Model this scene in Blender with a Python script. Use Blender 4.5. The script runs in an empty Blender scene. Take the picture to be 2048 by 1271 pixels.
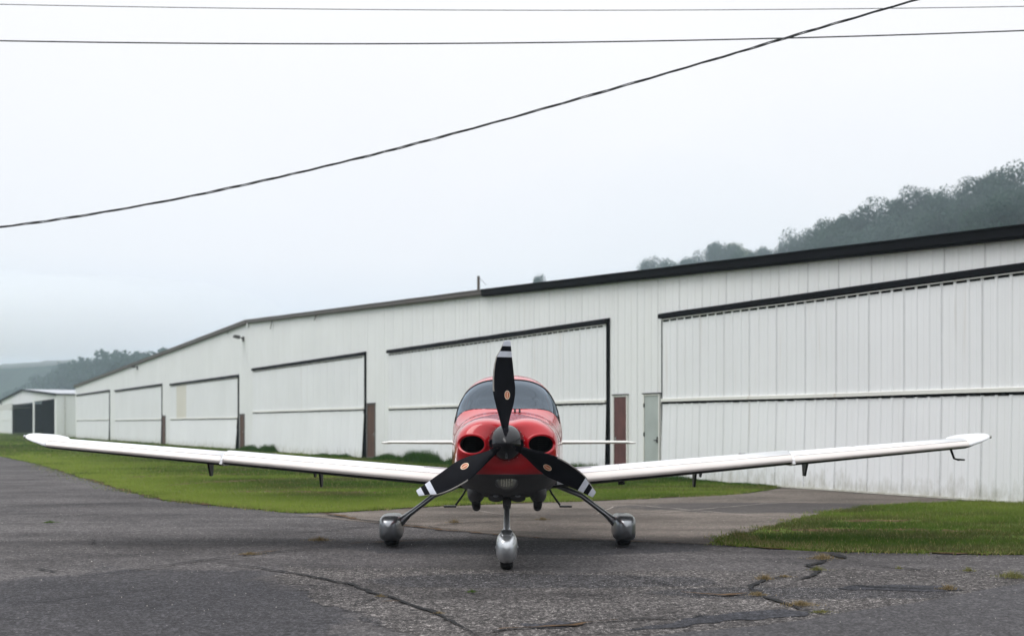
import bpy, bmesh, math, random
import numpy as np
import mathutils.geometry
from mathutils import Vector, Matrix, noise

random.seed(7)
RNG = np.random.default_rng(7)
R = math.radians
C = bpy.context.scene.collection
S = bpy.context.scene

# ------------------------------------------------------------------ camera
cam_d = bpy.data.cameras.new('camera')
cam = bpy.data.objects.new('camera', cam_d)
C.objects.link(cam)
cam.location = (0, 0, 1.48)
cam.rotation_euler = (R(90), 0, 0)
cam_d.sensor_width = 36
cam_d.lens = 36 * 2305 / 2048
cam_d.shift_y = 212.5 / 2048
cam_d.clip_end = 6000
cam_d.dof.use_dof = True
cam_d.dof.focus_distance = 11.9
cam_d.dof.aperture_fstop = 1.7
S.camera = cam

# ------------------------------------------------------------------ world, sun, exposure
SUN_EL, SUN_AZ = 60, 258          # azimuth: compass style, 180 = behind the camera
w = bpy.data.worlds.new('World')
S.world = w
w.use_nodes = True
nt = w.node_tree
nt.nodes.clear()
wo = nt.nodes.new('ShaderNodeOutputWorld')
bg = nt.nodes.new('ShaderNodeBackground')
sky = nt.nodes.new('ShaderNodeTexSky')
sky.sky_type = 'NISHITA'
sky.sun_disc = False
sky.sun_elevation = R(SUN_EL)
sky.sun_rotation = R(SUN_AZ)
tc = nt.nodes.new('ShaderNodeTexCoord')
sep = nt.nodes.new('ShaderNodeSeparateXYZ')
nt.links.new(tc.outputs['Generated'], sep.inputs[0])
# overcast deck: a touch darker and bluer at the horizon, brighter overhead
mr = nt.nodes.new('ShaderNodeValToRGB')
mr.color_ramp.elements[0].position = 0.0
mr.color_ramp.elements[0].color = (.46, .50, .585, 1)
mr.color_ramp.elements[1].position = 1.0
mr.color_ramp.elements[1].color = (1.36, 1.38, 1.42, 1)
for p_, c_ in ((.07, (.54, .57, .635)), (.14, (.645, .645, .672)), (.36, (.705, .692, .694)), (.60, (.98, .99, 1.02))):
    e = mr.color_ramp.elements.new(p_)
    e.color = c_ + (1,)
nt.links.new(sep.outputs['Z'], mr.inputs['Fac'])
nz = nt.nodes.new('ShaderNodeTexNoise')
nz.inputs['Scale'].default_value = 1.6
nz.inputs['Detail'].default_value = 3
nt.links.new(tc.outputs['Generated'], nz.inputs['Vector'])
nmr = nt.nodes.new('ShaderNodeMapRange')
nmr.inputs['From Min'].default_value = .3
nmr.inputs['From Max'].default_value = .7
nmr.inputs['To Min'].default_value = 12.3
nmr.inputs['To Max'].default_value = 13.0
nt.links.new(nz.outputs['Fac'], nmr.inputs['Value'])
sc_ = nt.nodes.new('ShaderNodeVectorMath')
sc_.operation = 'SCALE'
nt.links.new(mr.outputs['Color'], sc_.inputs[0])
nt.links.new(nmr.outputs['Result'], sc_.inputs['Scale'])
mx = nt.nodes.new('ShaderNodeMix')
mx.data_type = 'RGBA'
mx.inputs['Factor'].default_value = .94
nt.links.new(sky.outputs[0], mx.inputs['A'])
nt.links.new(sc_.outputs[0], mx.inputs['B'])
nt.links.new(mx.outputs['Result'], bg.inputs['Color'])
bg.inputs['Strength'].default_value = .1
nt.links.new(bg.outputs[0], wo.inputs['Surface'])

sun_d = bpy.data.lights.new('sun', 'SUN')
sun_d.energy = 1.35
sun_d.angle = R(35)
sun_d.color = (1, .975, .94)
sun = bpy.data.objects.new('sun', sun_d)
C.objects.link(sun)
_a = R(SUN_AZ)
sdir = Vector((math.sin(_a) * math.cos(R(SUN_EL)), math.cos(_a) * math.cos(R(SUN_EL)), math.sin(R(SUN_EL))))
sun.rotation_euler = sdir.to_track_quat('Z', 'Y').to_euler()
sun.location = sdir * 60

S.view_settings.view_transform = 'Standard'
S.view_settings.look = 'None'
S.view_settings.gamma = 1
S.view_settings.exposure = 0.28
S.view_settings.use_curve_mapping = False
S.cycles.use_denoising = True
S.cycles.volume_bounces = 2
S.cycles.max_bounces = 8
S.cycles.transparent_max_bounces = 12

# ------------------------------------------------------------------ helpers
F_, HY, HC = 2305.0, 848.0, 1.48


def gp(px, py):                    # ground point seen at a pixel of the full photograph
    Y = F_ * HC / (py - HY)
    return ((px - 1024) / F_ * Y, Y)


def link(o, parent=None):
    C.objects.link(o)
    if parent is not None:
        o.parent = parent
    return o


def tag(o, label=None, cat=None, group=None, kind=None):
    if label:
        o['label'] = label
    if cat:
        o['category'] = cat
    if group:
        o['group'] = group
    if kind:
        o['kind'] = kind
    return o


def empty(name, loc=(0, 0, 0), rz=0.0):
    o = bpy.data.objects.new(name, None)
    o.empty_display_size = .3
    o.location = loc
    o.rotation_euler = (0, 0, rz)
    C.objects.link(o)
    return o


class MB:
    """collects geometry for one mesh object"""

    def __init__(self):
        self.v, self.f, self.mi = [], [], []

    def add(self, vs, fs, m=0):
        n = len(self.v)
        self.v += [tuple(map(float, p)) for p in vs]
        self.f += [tuple(i + n for i in f) for f in fs]
        self.mi += [m] * len(fs)
        return self

    def box(self, x0, x1, y0, y1, z0, z1, m=0):
        vs = [(x, y, z) for z in (z0, z1) for y in (y0, y1) for x in (x0, x1)]
        return self.add(vs, [(0, 2, 3, 1), (4, 5, 7, 6), (0, 1, 5, 4), (2, 6, 7, 3), (0, 4, 6, 2), (1, 3, 7, 5)], m)

    def hexa(self, p, m=0):         # 8 points: bottom 4 (ccw) then top 4
        return self.add(p, [(3, 2, 1, 0), (4, 5, 6, 7), (0, 1, 5, 4), (1, 2, 6, 5), (2, 3, 7, 6), (3, 0, 4, 7)], m)

    def rings(self, rings, caps=True, m=0, closed=True):
        n = len(rings[0])
        vs = [p for r in rings for p in r]
        fs = []
        for i in range(len(rings) - 1):
            for j in range(n if closed else n - 1):
                k = (j + 1) % n
                fs.append((i * n + j, i * n + k, (i + 1) * n + k, (i + 1) * n + j))
        if caps:
            fs.append(tuple(range(n))[::-1])
            fs.append(tuple((len(rings) - 1) * n + j for j in range(n)))
        return self.add(vs, fs, m)

    def tube(self, pts, rad, n=8, m=0, caps=True, flat=1.0):
        pts = [Vector(p) for p in pts]
        if not hasattr(rad, '__len__'):
            rad = [rad] * len(pts)
        rings = []
        for i, p in enumerate(pts):
            t = (pts[min(i + 1, len(pts) - 1)] - pts[max(i - 1, 0)]).normalized()
            up = Vector((0, 0, 1)) if abs(t.z) < .95 else Vector((0, 1, 0))
            a = t.cross(up).normalized()
            b = a.cross(t).normalized()
            rings.append([p + (a * math.cos(2 * math.pi * k / n) + b * math.sin(2 * math.pi * k / n) * flat) * rad[i] for k in range(n)])
        return self.rings(rings, caps, m)

    def build(self, name, mats, parent=None, smooth=False, bevel=0, flip=True, sub=0):
        me = bpy.data.meshes.new(name)
        me.from_pydata(self.v, [], self.f)
        if not isinstance(mats, (list, tuple)):
            mats = [mats]
        for mt in mats:
            me.materials.append(mt)
        if len(mats) > 1:
            me.polygons.foreach_set('material_index', self.mi)
        if flip:
            bm = bmesh.new()
            bm.from_mesh(me)
            bmesh.ops.recalc_face_normals(bm, faces=bm.faces)
            bm.to_mesh(me)
            bm.free()
        if smooth:
            me.polygons.foreach_set('use_smooth', [True] * len(me.polygons))
        me.update()
        o = link(bpy.data.objects.new(name, me), parent)
        if bevel:
            md = o.modifiers.new('bevel', 'BEVEL')
            md.width = bevel
            md.segments = 2
            md.limit_method = 'ANGLE'
        if sub:
            md = o.modifiers.new('sub', 'SUBSURF')
            md.levels = md.render_levels = sub
        return o


def nmesh(name, V, Fc, mat, parent=None, smooth=False, col=None):
    """fast numpy mesh: V (n,3), Fc (m,k)"""
    me = bpy.data.meshes.new(name)
    V = np.asarray(V, dtype=np.float32)
    Fc = np.asarray(Fc, dtype=np.int32)
    m, k = Fc.shape
    me.vertices.add(len(V))
    me.vertices.foreach_set('co', V.ravel())
    me.loops.add(m * k)
    me.loops.foreach_set('vertex_index', Fc.ravel())
    me.polygons.add(m)
    me.polygons.foreach_set('loop_start', np.arange(0, m * k, k, dtype=np.int32))
    me.polygons.foreach_set('loop_total', np.full(m, k, dtype=np.int32))
    if smooth:
        me.polygons.foreach_set('use_smooth', np.ones(m, dtype=bool))
    if col is not None:
        at = me.color_attributes.new('Col', 'FLOAT_COLOR', 'POINT')
        at.data.foreach_set('color', np.concatenate([col, np.ones((len(V), 1))], 1).astype(np.float32).ravel())
    me.update(calc_edges=True)
    me.materials.append(mat)
    return link(bpy.data.objects.new(name, me), parent)


# ------------------------------------------------------------------ materials
class N:
    """tiny node builder"""

    def __init__(self, name):
        self.m = bpy.data.materials.new(name)
        self.m.use_nodes = True
        self.t = self.m.node_tree
        self.b = self.t.nodes['Principled BSDF']
        self.out = self.t.nodes['Material Output']

    def n(self, ty, ins=None, **kw):
        nd = self.t.nodes.new(ty)
        for k, v in kw.items():
            setattr(nd, k, v)
        for k, v in (ins or {}).items():
            if hasattr(v, 'is_linked') or isinstance(v, bpy.types.NodeSocket):
                self.t.links.new(v, nd.inputs[k])
            else:
                nd.inputs[k].default_value = v
        return nd

    def co(self, scale=(1, 1, 1), kind='Object'):
        c = self.n('ShaderNodeTexCoord')
        mp = self.n('ShaderNodeMapping', {'Vector': c.outputs[kind]})
        mp.inputs['Scale'].default_value = scale
        return mp.outputs[0]

    def pos(self, scale=(1, 1, 1)):
        c = self.n('ShaderNodeNewGeometry')
        mp = self.n('ShaderNodeMapping', {'Vector': c.outputs['Position']})
        mp.inputs['Scale'].default_value = scale
        return mp.outputs[0]

    def noise(self, v, scale, detail=4, rough=.55, lo=.35, hi=.65):
        a = self.n('ShaderNodeTexNoise', {'Vector': v, 'Scale': scale, 'Detail': detail, 'Roughness': rough})
        r = self.n('ShaderNodeMapRange', {'Value': a.outputs['Fac'], 'From Min': lo, 'From Max': hi})
        return r.outputs[0]

    def math(self, op, a, b=0.0):
        return self.n('ShaderNodeMath', {0: a, 1: b}, operation=op).outputs[0]

    def mix(self, f, a, b, mode='MIX'):
        nd = self.n('ShaderNodeMix', data_type='RGBA', blend_type=mode)
        for k, v in (('Factor', f), ('A', a), ('B', b)):
            i = [s for s in nd.inputs if s.name == k and (s.type == 'RGBA' or k == 'Factor' and s.type == 'VALUE')][0]
            if isinstance(v, bpy.types.NodeSocket):
                self.t.links.new(v, i)
            else:
                i.default_value = v if k == 'Factor' else (tuple(v) + (1,))[:4]
        return [s for s in nd.outputs if s.type == 'RGBA'][0]

    def bump(self, h, dist=.01, strength=1.0):
        nd = self.n('ShaderNodeBump', {'Height': h, 'Distance': dist, 'Strength': strength})
        self.t.links.new(nd.outputs[0], self.b.inputs['Normal'])

    def set(self, **kw):
        for k, v in kw.items():
            k = {'color': 'Base Color', 'rough': 'Roughness', 'metal': 'Metallic', 'coat': 'Coat Weight',
                 'coat_rough': 'Coat Roughness', 'spec': 'Specular IOR Level'}[k]
            i = self.b.inputs[k]
            if isinstance(v, bpy.types.NodeSocket):
                self.t.links.new(v, i)
            else:
                i.default_value = (tuple(v) + (1,))[:4] if k == 'Base Color' else v
        return self


def plain(name, c, rough=.5, metal=0, var=.12, coat=0, scale=6, bump=0, spec=.5, coat_rough=.03):
    m = N(name)
    f = m.noise(m.co(), scale, 5)
    a = tuple(x * (1 - var) for x in c)
    b = tuple(min(1, x * (1 + var)) for x in c)
    m.set(color=m.mix(f, a, b), metal=metal, coat=coat, spec=spec, coat_rough=coat_rough)
    rr = m.n('ShaderNodeMapRange', {'Value': f, 'To Min': max(0, rough - .05), 'To Max': min(1, rough + .07)})
    m.set(rough=rr.outputs[0])
    if bump:
        m.bump(m.noise(m.co(), scale * 8, 3), bump)
    return m.m


M = {}
M['red'] = plain('red_gloss_paint', (.43, .0035, .010), .35, 0, .04, .9, 2, spec=.1)
M['graphite'] = plain('graphite_paint', (.058, .057, .058), .55, 0, .1, .0, 3, spec=.3)
M['underside'] = plain('shade_dark_underside', (.022, .022, .023), .6, 0, .1, .0, 3, spec=.15)  # shade below the white wing, put into its colour
M['wing_white'] = plain('white_gloss_paint', (.74, .75, .765), .35, 0, .02, .3, 1.5, spec=.3)
M['dull_white'] = plain('worn_white_paint', (.62, .62, .58), .45, 0, .06, .1, 4)
M['polished'] = plain('polished_metal', (.60, .56, .53), .38, .6, .05, 0, 3)
M['silver'] = plain('silver_paint', (.24, .25, .265), .27, .9, .02, .5, 2, coat_rough=.12)
M['silver_bright'] = plain('bright_silver_paint', (.55, .57, .59), .24, .9, .02, .5, 2, coat_rough=.12)
M['gloss_black'] = plain('gloss_black_paint', (.006, .006, .008), .06, 0, .0, .0, 4, spec=.22)
for _k in ('silver', 'silver_bright'):
    _b = M[_k].node_tree.nodes['Principled BSDF']
    for _l in list(_b.inputs['Roughness'].links):
        M[_k].node_tree.links.remove(_l)
    _b.inputs['Roughness'].default_value = .33
M['blade_black'] = plain('satin_black_paint', (.006, .0065, .009), .6, 0, .2, 0, 10, spec=.06)
M['blade_white'] = plain('blade_white_paint', (.60, .63, .70), .5, 0, .05, 0, 20)
M['edge_metal'] = plain('nickel_edge', (.42, .40, .37), .4, .9, .1)
M['rubber'] = plain('tyre_rubber', (.013, .013, .014), .8, 0, .2, 0, 20, .002)
M['black_metal'] = plain('dark_metal', (.02, .02, .022), .5, .4, .2)
M['duct'] = plain('dark_duct', (.004, .004, .005), .8, 0, .2, spec=.1)
M['cream'] = plain('cream_print', (.72, .58, .42), .5)
M['orange'] = plain('orange_print', (.48, .13, .05), .5)
M['seat'] = plain('grey_leather', (.16, .155, .15), .5, 0, .1)
M['lining'] = plain('cabin_lining', (.24, .25, .27), .8)
M['dash'] = plain('dashboard', (.02, .02, .022), .6)
M['lens'] = plain('lamp_glass', (.16, .16, .14), .12, .3, .1, 1)
M['lens_bar'] = plain('lamp_reflector', (.42, .41, .34), .25, .6, .1, .6)
M['seam'] = plain('seam_dark', (.12, .004, .006), .6)
M['black_trim'] = plain('black_trim', (.004, .0045, .006), .7, 0, .25, 0, 2, .001, spec=.08)
M['brown_trim'] = plain('brown_trim', (.085, .070, .062), .5, 0, .2, 0, 1.5, .001)
M['gap_black'] = plain('dark_gap', (.004, .0045, .0045), .9, spec=.05)
M['lamp_grey'] = plain('lamp_housing', (.05, .048, .044), .5, .3, .2)
M['post_white'] = plain('post_white', (.55, .55, .53), .5)
M['roof_silver'] = plain('galvanised_roof', (.38, .40, .43), .5, .2, .1)
M['cable'] = plain('cable_black', (.012, .013, .014), .45)
M['cable_alu'] = plain('cable_aluminium', (.05, .052, .055), .5, .4)
M['wood_pole'] = plain('weathered_wood', (.045, .034, .026), .85, 0, .3, 0, 9, .004)
M['bark'] = plain('bark', (.07, .055, .042), .9, 0, .3, 0, 5, .01)
M['inside'] = plain('hangar_inside', (.010, .0105, .012), .9, spec=.05)
M['handle'] = plain('door_handle_metal', (.35, .34, .32), .3, .9)


def mat_siding(name, base, dirt=1.0):
    m = N(name)
    oi = m.n('ShaderNodeObjectInfo')
    p = m.co()
    big = m.noise(p, .35, 4, .6)
    streak = m.noise(m.co((3.2, 3.2, .12)), 1.3, 6, .65, .45, .8)
    c = m.mix(big, tuple(x * .94 for x in base), base)
    c = m.mix(m.math('MULTIPLY', oi.outputs['Random'], .28), c, tuple(x * y for x, y in zip(base, (.90, .905, .90))))
    c = m.mix(m.math('MULTIPLY', streak, .13 * dirt), c, (.50, .485, .43))
    # fine scratches / faint rust streaks
    rs = m.noise(m.co((5, 5, .22)), 1.1, 3, .5, .66, .78)
    c = m.mix(m.math('MULTIPLY', rs, .32 * dirt), c, (.42, .34, .24))
    sp = m.n('ShaderNodeSeparateXYZ', {'Vector': m.co()})
    # splash grime near the ground, with a ragged upper edge
    gz = m.math('ADD', sp.outputs['Z'], m.math('MULTIPLY', m.noise(m.co((2, 2, .8)), 2.5, 5, .7, .3, .7), -.55))
    gm = m.n('ShaderNodeMapRange', {'Value': gz, 'From Min': .12, 'From Max': -.35, 'To Min': 0, 'To Max': .55})
    c = m.mix(gm.outputs[0], c, (.23, .22, .14))
    m.set(color=c, rough=.42, spec=.4)
    h = m.noise(m.co((1, 1, .5)), 2.2, 2)
    m.bump(h, .0015, .5)
    return m.m


M['siding'] = mat_siding('white_ribbed_siding', (.77, .785, .78))
M['siding_door'] = mat_siding('white_door_siding', (.76, .775, .785), .8)
M['siding_odd'] = mat_siding('cream_door_siding', (.66, .64, .57), .8)
M['trim_white'] = mat_siding('white_door_trim', (.70, .70, .66), 2.0)
M['door_grey'] = plain('pale_grey_door_paint', (.36, .40, .38), .45, 0, .10, 0, .9)


def mat_door_brown(name, a, b):
    m = N(name)
    f = m.noise(m.co((6, 6, .7)), 3, 5, .6)
    g = m.noise(m.co(), 2, 4)
    m.set(color=m.mix(m.math('MULTIPLY', g, .5), m.mix(f, a, b), tuple(x * 1.5 for x in b)), rough=.6)
    return m.m


M['door_red'] = mat_door_brown('faded_red_brown_door', (.060, .020, .018), (.098, .036, .032))
M['door_brown'] = mat_door_brown('dark_brown_door', (.045, .018, .010), (.075, .032, .018))


def mat_asphalt(name, dark, light, worn, spk=.5, patch=1.0, grain=1.0, stain_shade=None):
    """worn bituminous surface: binder, exposed pale stone, stains, painted shade"""
    m = N(name)
    p = m.pos()
    big = m.noise(p, .22, 6, .62, .36, .64)
    mid = m.noise(m.pos((.55, 1.2, 1)), 1.3, 6, .65, .38, .66)
    tracks = m.noise(m.pos((.25, 1.5, 1)), .55, 5, .6, .40, .70)
    c = m.mix(big, dark, light)
    c = m.mix(m.math('MULTIPLY', mid, .75 * patch), c, tuple(x * .60 for x in dark))
    blo = m.noise(m.pos((.8, 1.0, 1)), .42, 7, .7, .54, .66)
    c = m.mix(m.math('MULTIPLY', blo, .45 * patch), c, tuple(x * .75 for x in dark))
    c = m.mix(m.math('MULTIPLY', tracks, .45 * patch), c, tuple(x * 1.25 for x in light))
    if stain_shade:                       # old sealer feathered by wear, and painted shade under the aeroplane
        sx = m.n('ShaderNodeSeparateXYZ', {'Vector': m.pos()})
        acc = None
        for cx_, cy_, rx, ry in stain_shade:
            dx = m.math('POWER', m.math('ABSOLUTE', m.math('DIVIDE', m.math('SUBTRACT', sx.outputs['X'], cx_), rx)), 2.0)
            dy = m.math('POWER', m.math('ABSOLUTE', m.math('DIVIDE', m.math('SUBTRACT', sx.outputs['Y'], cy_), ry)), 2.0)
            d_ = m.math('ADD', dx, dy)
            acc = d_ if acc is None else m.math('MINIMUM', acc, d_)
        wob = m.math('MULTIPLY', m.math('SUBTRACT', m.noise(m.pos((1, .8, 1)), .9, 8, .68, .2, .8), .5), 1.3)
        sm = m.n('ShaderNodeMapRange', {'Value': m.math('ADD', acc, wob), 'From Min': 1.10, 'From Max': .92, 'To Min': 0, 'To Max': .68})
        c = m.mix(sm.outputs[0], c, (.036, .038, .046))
    # exposed aggregate, pale chips
    vo = m.n('ShaderNodeTexVoronoi', {'Vector': p, 'Scale': 62.0}, feature='F1')
    vr = m.n('ShaderNodeMapRange', {'Value': vo.outputs['Distance'], 'From Min': .30, 'From Max': .12})
    hs = m.n('ShaderNodeSeparateColor', {'Color': vo.outputs['Color']})
    pick = m.n('ShaderNodeMapRange', {'Value': hs.outputs[0], 'From Min': 1 - spk, 'From Max': 1.12 - spk})
    wearm = m.noise(m.pos((.8, 1.1, 1)), .5, 5, .6, .40, .62)
    chip = m.math('MULTIPLY', m.math('MULTIPLY', vr.outputs[0], pick.outputs[0]), m.math('ADD', m.math('MULTIPLY', wearm, .8), .25))
    c = m.mix(chip, c, worn)
    g = m.noise(p, 34, 3, .7, .3, .7)
    c = m.mix(m.math('MULTIPLY', g, .5), c, tuple(x * .45 for x in dark))
    g2 = m.noise(m.pos((1, 1.4, 1)), 9, 4, .7, .35, .65)
    for scl, lo_, hi_ in ((62.0, .35, 2.0), (27.0, .62, 1.5)):
        vc = m.n('ShaderNodeTexVoronoi', {'Vector': p, 'Scale': scl, 'Randomness': 1.0}, feature='F1')
        vs_ = m.n('ShaderNodeSeparateColor', {'Color': vc.outputs['Color']})
        pw = m.math('POWER', vs_.outputs[1], 1.8)
        mr_ = m.n('ShaderNodeMapRange', {'Value': pw, 'To Min': 1 + (lo_ - 1) * grain, 'To Max': 1 + (hi_ - 1) * grain})
        cb = m.n('ShaderNodeCombineColor', {0: mr_.outputs[0], 1: mr_.outputs[0], 2: mr_.outputs[0]})
        c = m.mix(1.0, c, cb.outputs[0], 'MULTIPLY')
    c = m.mix(m.math('MULTIPLY', g2, .35), c, tuple(x * .55 for x in dark))
    m.set(color=c, rough=.9, spec=.14)
    m.bump(m.math('ADD', m.math('MULTIPLY', vr.outputs[0], .7), g), .006, .9)
    return m.m


M['asphalt'] = mat_asphalt('weathered_asphalt', (0.0672, 0.0622, 0.0639), (0.1681, 0.1563, 0.1547), (.34, .315, .30), .30, 1.0, .70, ((-3.9, 7.5, 2.7, 4.2), (-8.5, 9.0, 3.0, 1.6), (3.0, 17.0, 3.5, .7), (0.1, 13.9, 2.3, .85)))  # last ellipse is the aeroplane's ground shade, put into the colour
M['asphalt_worn'] = mat_asphalt('stony_worn_asphalt', (0.0743, 0.0683, 0.0683), (0.1708, 0.1560, 0.1485), (.74, .69, .64), .66, .9, 1.15, ((1.6, 7.4, 1.0, .45), (2.6, 10.1, 1.4, .35), (-1.6, 8.0, .7, 1.2), (0.2, 10.9, 1.6, .5)))
M['asphalt_new'] = mat_asphalt('newer_dark_asphalt', (0.0742, 0.0709, 0.0742), (0.1013, 0.0979, 0.1030), (.15, .145, .145), .12, .5, .6)
M['sealer'] = mat_asphalt('blue_black_sealed_asphalt', (0.0386, 0.0399, 0.0476), (0.0799, 0.0785, 0.0862), (.26, .25, .25), .16, .9, .7)
M['oil_shade'] = mat_asphalt('oily_shade_asphalt', (0.0186, 0.0186, 0.0192), (0.0310, 0.0304, 0.0304), (.14, .13, .13), .2, .6)  # oil tone darkened to stand in for shade beneath the aeroplane
M['concrete'] = mat_asphalt('stained_apron_concrete', (0.1076, 0.0911, 0.0784), (0.2530, 0.2176, 0.1898), (.28, .26, .23), .1, 1.2, .35, ((0.1, 13.9, 2.3, 1.1), (4.5, 20.5, 2.5, 1.3)))  # first ellipse repeats the painted shade beneath the aeroplane
M['crack'] = plain('crack_filler', (.016, .016, .017), .9, 0, .3, 0, 8, spec=.15)
M['joint'] = plain('pale_joint', (.30, .265, .235), .9, 0, .25, 0, 3, spec=.2)
M['dirt'] = plain('dry_moss_and_dirt', (.10, .062, .034), .95, 0, .4, 0, 12, .004, spec=.1)


def mat_turf():
    m = N('turf_soil')
    a = m.noise(m.pos((.5, 1.4, 1)), .35, 6, .6, .38, .62)
    b = m.noise(m.pos((.4, 1.6, 1)), 1.0, 6, .65, .50, .70)
    g = m.noise(m.pos(), 14, 4, .7)
    c = m.mix(a, (.075, .125, .016), (.14, .20, .026))
    c = m.mix(m.math('MULTIPLY', b, .75), c, (.085, .066, .030))
    c = m.mix(m.math('MULTIPLY', g, .5), c, (.022, .040, .009))
    m.set(color=c, rough=.95, spec=.1)
    m.bump(g, .03)
    return m.m


M['turf'] = mat_turf()


def mat_leafy(name, tint=(1, 1, 1), attr=True, trans=.35, cols=None):
    m = N(name)
    if attr:
        at = m.n('ShaderNodeAttribute', attribute_name='Col')
        c = m.mix(1.0, at.outputs['Color'], tint, 'MULTIPLY')
    else:
        oi = m.n('ShaderNodeObjectInfo')
        f = m.noise(m.co(), .45, 3)
        c = m.mix(f, cols[0], cols[1])
        c = m.mix(m.math('MULTIPLY', oi.outputs['Random'], .6), c, cols[2])
    m.set(color=c, rough=.7, spec=.15)
    tr = m.n('ShaderNodeBsdfTranslucent', {'Color': c})
    ms = m.n('ShaderNodeMixShader', {0: trans, 1: m.b.outputs[0], 2: tr.outputs[0]})
    m.t.links.new(ms.outputs[0], m.out.inputs['Surface'])
    return m.m


M['grass'] = mat_leafy('grass_blades')
M['leaf'] = mat_leafy('tree_leaves', attr=False, cols=((.020, .044, .034), (.052, .092, .062), (.044, .080, .066)))
M['leaf_light'] = mat_leafy('yellowish_tree_leaves', attr=False, cols=((.06, .10, .022), (.11, .15, .035), (.07, .11, .025)))
M['hill'] = plain('wooded_hill_floor', (.022, .034, .026), .95, 0, .4, 0, .05, spec=.05)


def mat_glass(name, tint, refl=1.0):
    m = N(name)
    tr = m.n('ShaderNodeBsdfTransparent', {'Color': tint + (1,)})
    gl = m.n('ShaderNodeBsdfGlossy', {'Color': (.70, .82, .95, 1), 'Roughness': .03})
    fr = m.n('ShaderNodeFresnel', {'IOR': 1.45})
    ff = m.math('MULTIPLY', m.math('ADD', fr.outputs[0], .015), refl)
    ms = m.n('ShaderNodeMixShader', {0: ff, 1: tr.outputs[0], 2: gl.outputs[0]})
    m.t.links.new(ms.outputs[0], m.out.inputs['Surface'])
    return m.m


M['glass'] = mat_glass('tinted_canopy_glass', (.24, .29, .33), 1.0)

# ------------------------------------------------------------------ ground
def poly_sheet(name, pts, z, mat, parent=None, skirt=0.0, jit=0.0, step=.25, rough=None):
    """flat outline polygon with a naturally ragged edge; skirt gives it a side wall"""
    out = []
    n = len(pts)
    for i in range(n):
        a, b = Vector((*pts[i], 0)), Vector((*pts[(i + 1) % n], 0))
        L = (b - a).length
        k = max(1, min(160, int(L / step)))
        nn = Vector((-(b - a).y, (b - a).x, 0)).normalized() if L else Vector()
        for q in range(k):
            p = a.lerp(b, q / k)
            if jit:
                p += nn * jit * (noise.noise(Vector((p.x * 1.3, p.y * 1.3, z * 50))) + .6 * noise.noise(Vector((p.x * 4.7, p.y * 4.7, 3))) + .35 * noise.noise(Vector((p.x * 13, p.y * 13, 9))))
            out.append((p.x, p.y))
    me = bpy.data.meshes.new(name)
    n = len(out)
    r = mathutils.geometry.delaunay_2d_cdt([Vector(p) for p in out], [], [list(range(n))], 1, 1e-5)
    vs = [(p.x, p.y, z) for p in r[0]]
    fs = []
    for f in r[2]:
        A = sum(r[0][f[i]].x * r[0][f[(i + 1) % len(f)]].y - r[0][f[(i + 1) % len(f)]].x * r[0][f[i]].y for i in range(len(f)))
        fs.append(tuple(f) if A > 0 else tuple(f)[::-1])
    if skirt:
        n0 = len(vs)
        area = sum(out[i][0] * out[(i + 1) % n][1] - out[(i + 1) % n][0] * out[i][1] for i in range(n))
        vs += [(x, y, z) for x, y in out] + [(x, y, z - skirt) for x, y in out]
        for i in range(n):
            j = (i + 1) % n
            q = (n0 + i, n0 + j, n0 + n + j, n0 + n + i)
            fs.append(q[::-1] if area > 0 else q)
    me.from_pydata(vs, [], fs)
    me.update()
    me.materials.append(mat)
    return link(bpy.data.objects.new(name, me), parent), out


# the wall line of the hangars
P0 = Vector((9.09, 22.15, 0))
D = Vector((-.554, 1, 0)).normalized()
NRM = Vector((-D.y, D.x, 0))       # towards the camera side


def sY(px):                         # distance along the wall of a pixel column
    Y = 21.36 / ((px - 1024) / F_ + .554)
    return (Y - 22.15) * 1.1432, Y


def zpx(px, py):
    s, Y = sY(px)
    return HC + (HY - py) / F_ * Y


def wl(s, out=0.0):
    p = P0 + D * s + NRM * out
    return (p.x, p.y)


me_ground = MB().add([(-900, -65, -.06), (700, -65, -.06), (700, 1900, -.06), (-900, 1900, -.06)], [(0, 1, 2, 3)])
tag(me_ground.build('ground', M['turf'], flip=False), kind='structure')

edgeA = [gp(0, 912), gp(80, 929), gp(150, 950), gp(250, 980), gp(330, 1000), gp(450, 1012), gp(600, 1025), gp(680, 1024),
         gp(750, 1020), gp(880, 1012), gp(1013, 1007), gp(1200, 1001), gp(1400, 992), gp(1500, 986)]
tipA = wl(sY(1572)[0], .05)
farA = [wl(210, .0), wl(210, 23.5)]
polyA = [tipA] + [wl(s, 0) for s in (12, 30, 60, 100)] + farA + edgeA
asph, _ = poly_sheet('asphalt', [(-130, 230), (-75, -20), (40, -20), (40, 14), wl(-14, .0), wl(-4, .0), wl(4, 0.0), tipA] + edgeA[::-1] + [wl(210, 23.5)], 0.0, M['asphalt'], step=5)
tag(asph, kind='structure')
lawnA, outA = poly_sheet('lawn', polyA, .018, M['turf'], skirt=.07, jit=.16, step=.35)
tag(lawnA, kind='structure')
polyB = [wl(sY(1975)[0], 0), gp(1900, 1007), gp(1820, 1010), gp(1750, 1015), gp(1690, 1022), gp(1640, 1030), gp(1590, 1042), gp(1540, 1055), gp(1490, 1068), gp(1440, 1080),
         gp(1430, 1087), gp(1500, 1094), gp(1600, 1100), gp(1700, 1103), gp(1850, 1106), gp(2048, 1109), (9.0, 12.9), (16, 12.2), wl(-14, 3), wl(-14, 0), wl(-6, 0)]
lawnB, outB = poly_sheet('lawn', polyB, .022, M['turf'], skirt=.07, jit=.07, step=.2)
tag(lawnB, kind='structure')

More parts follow.
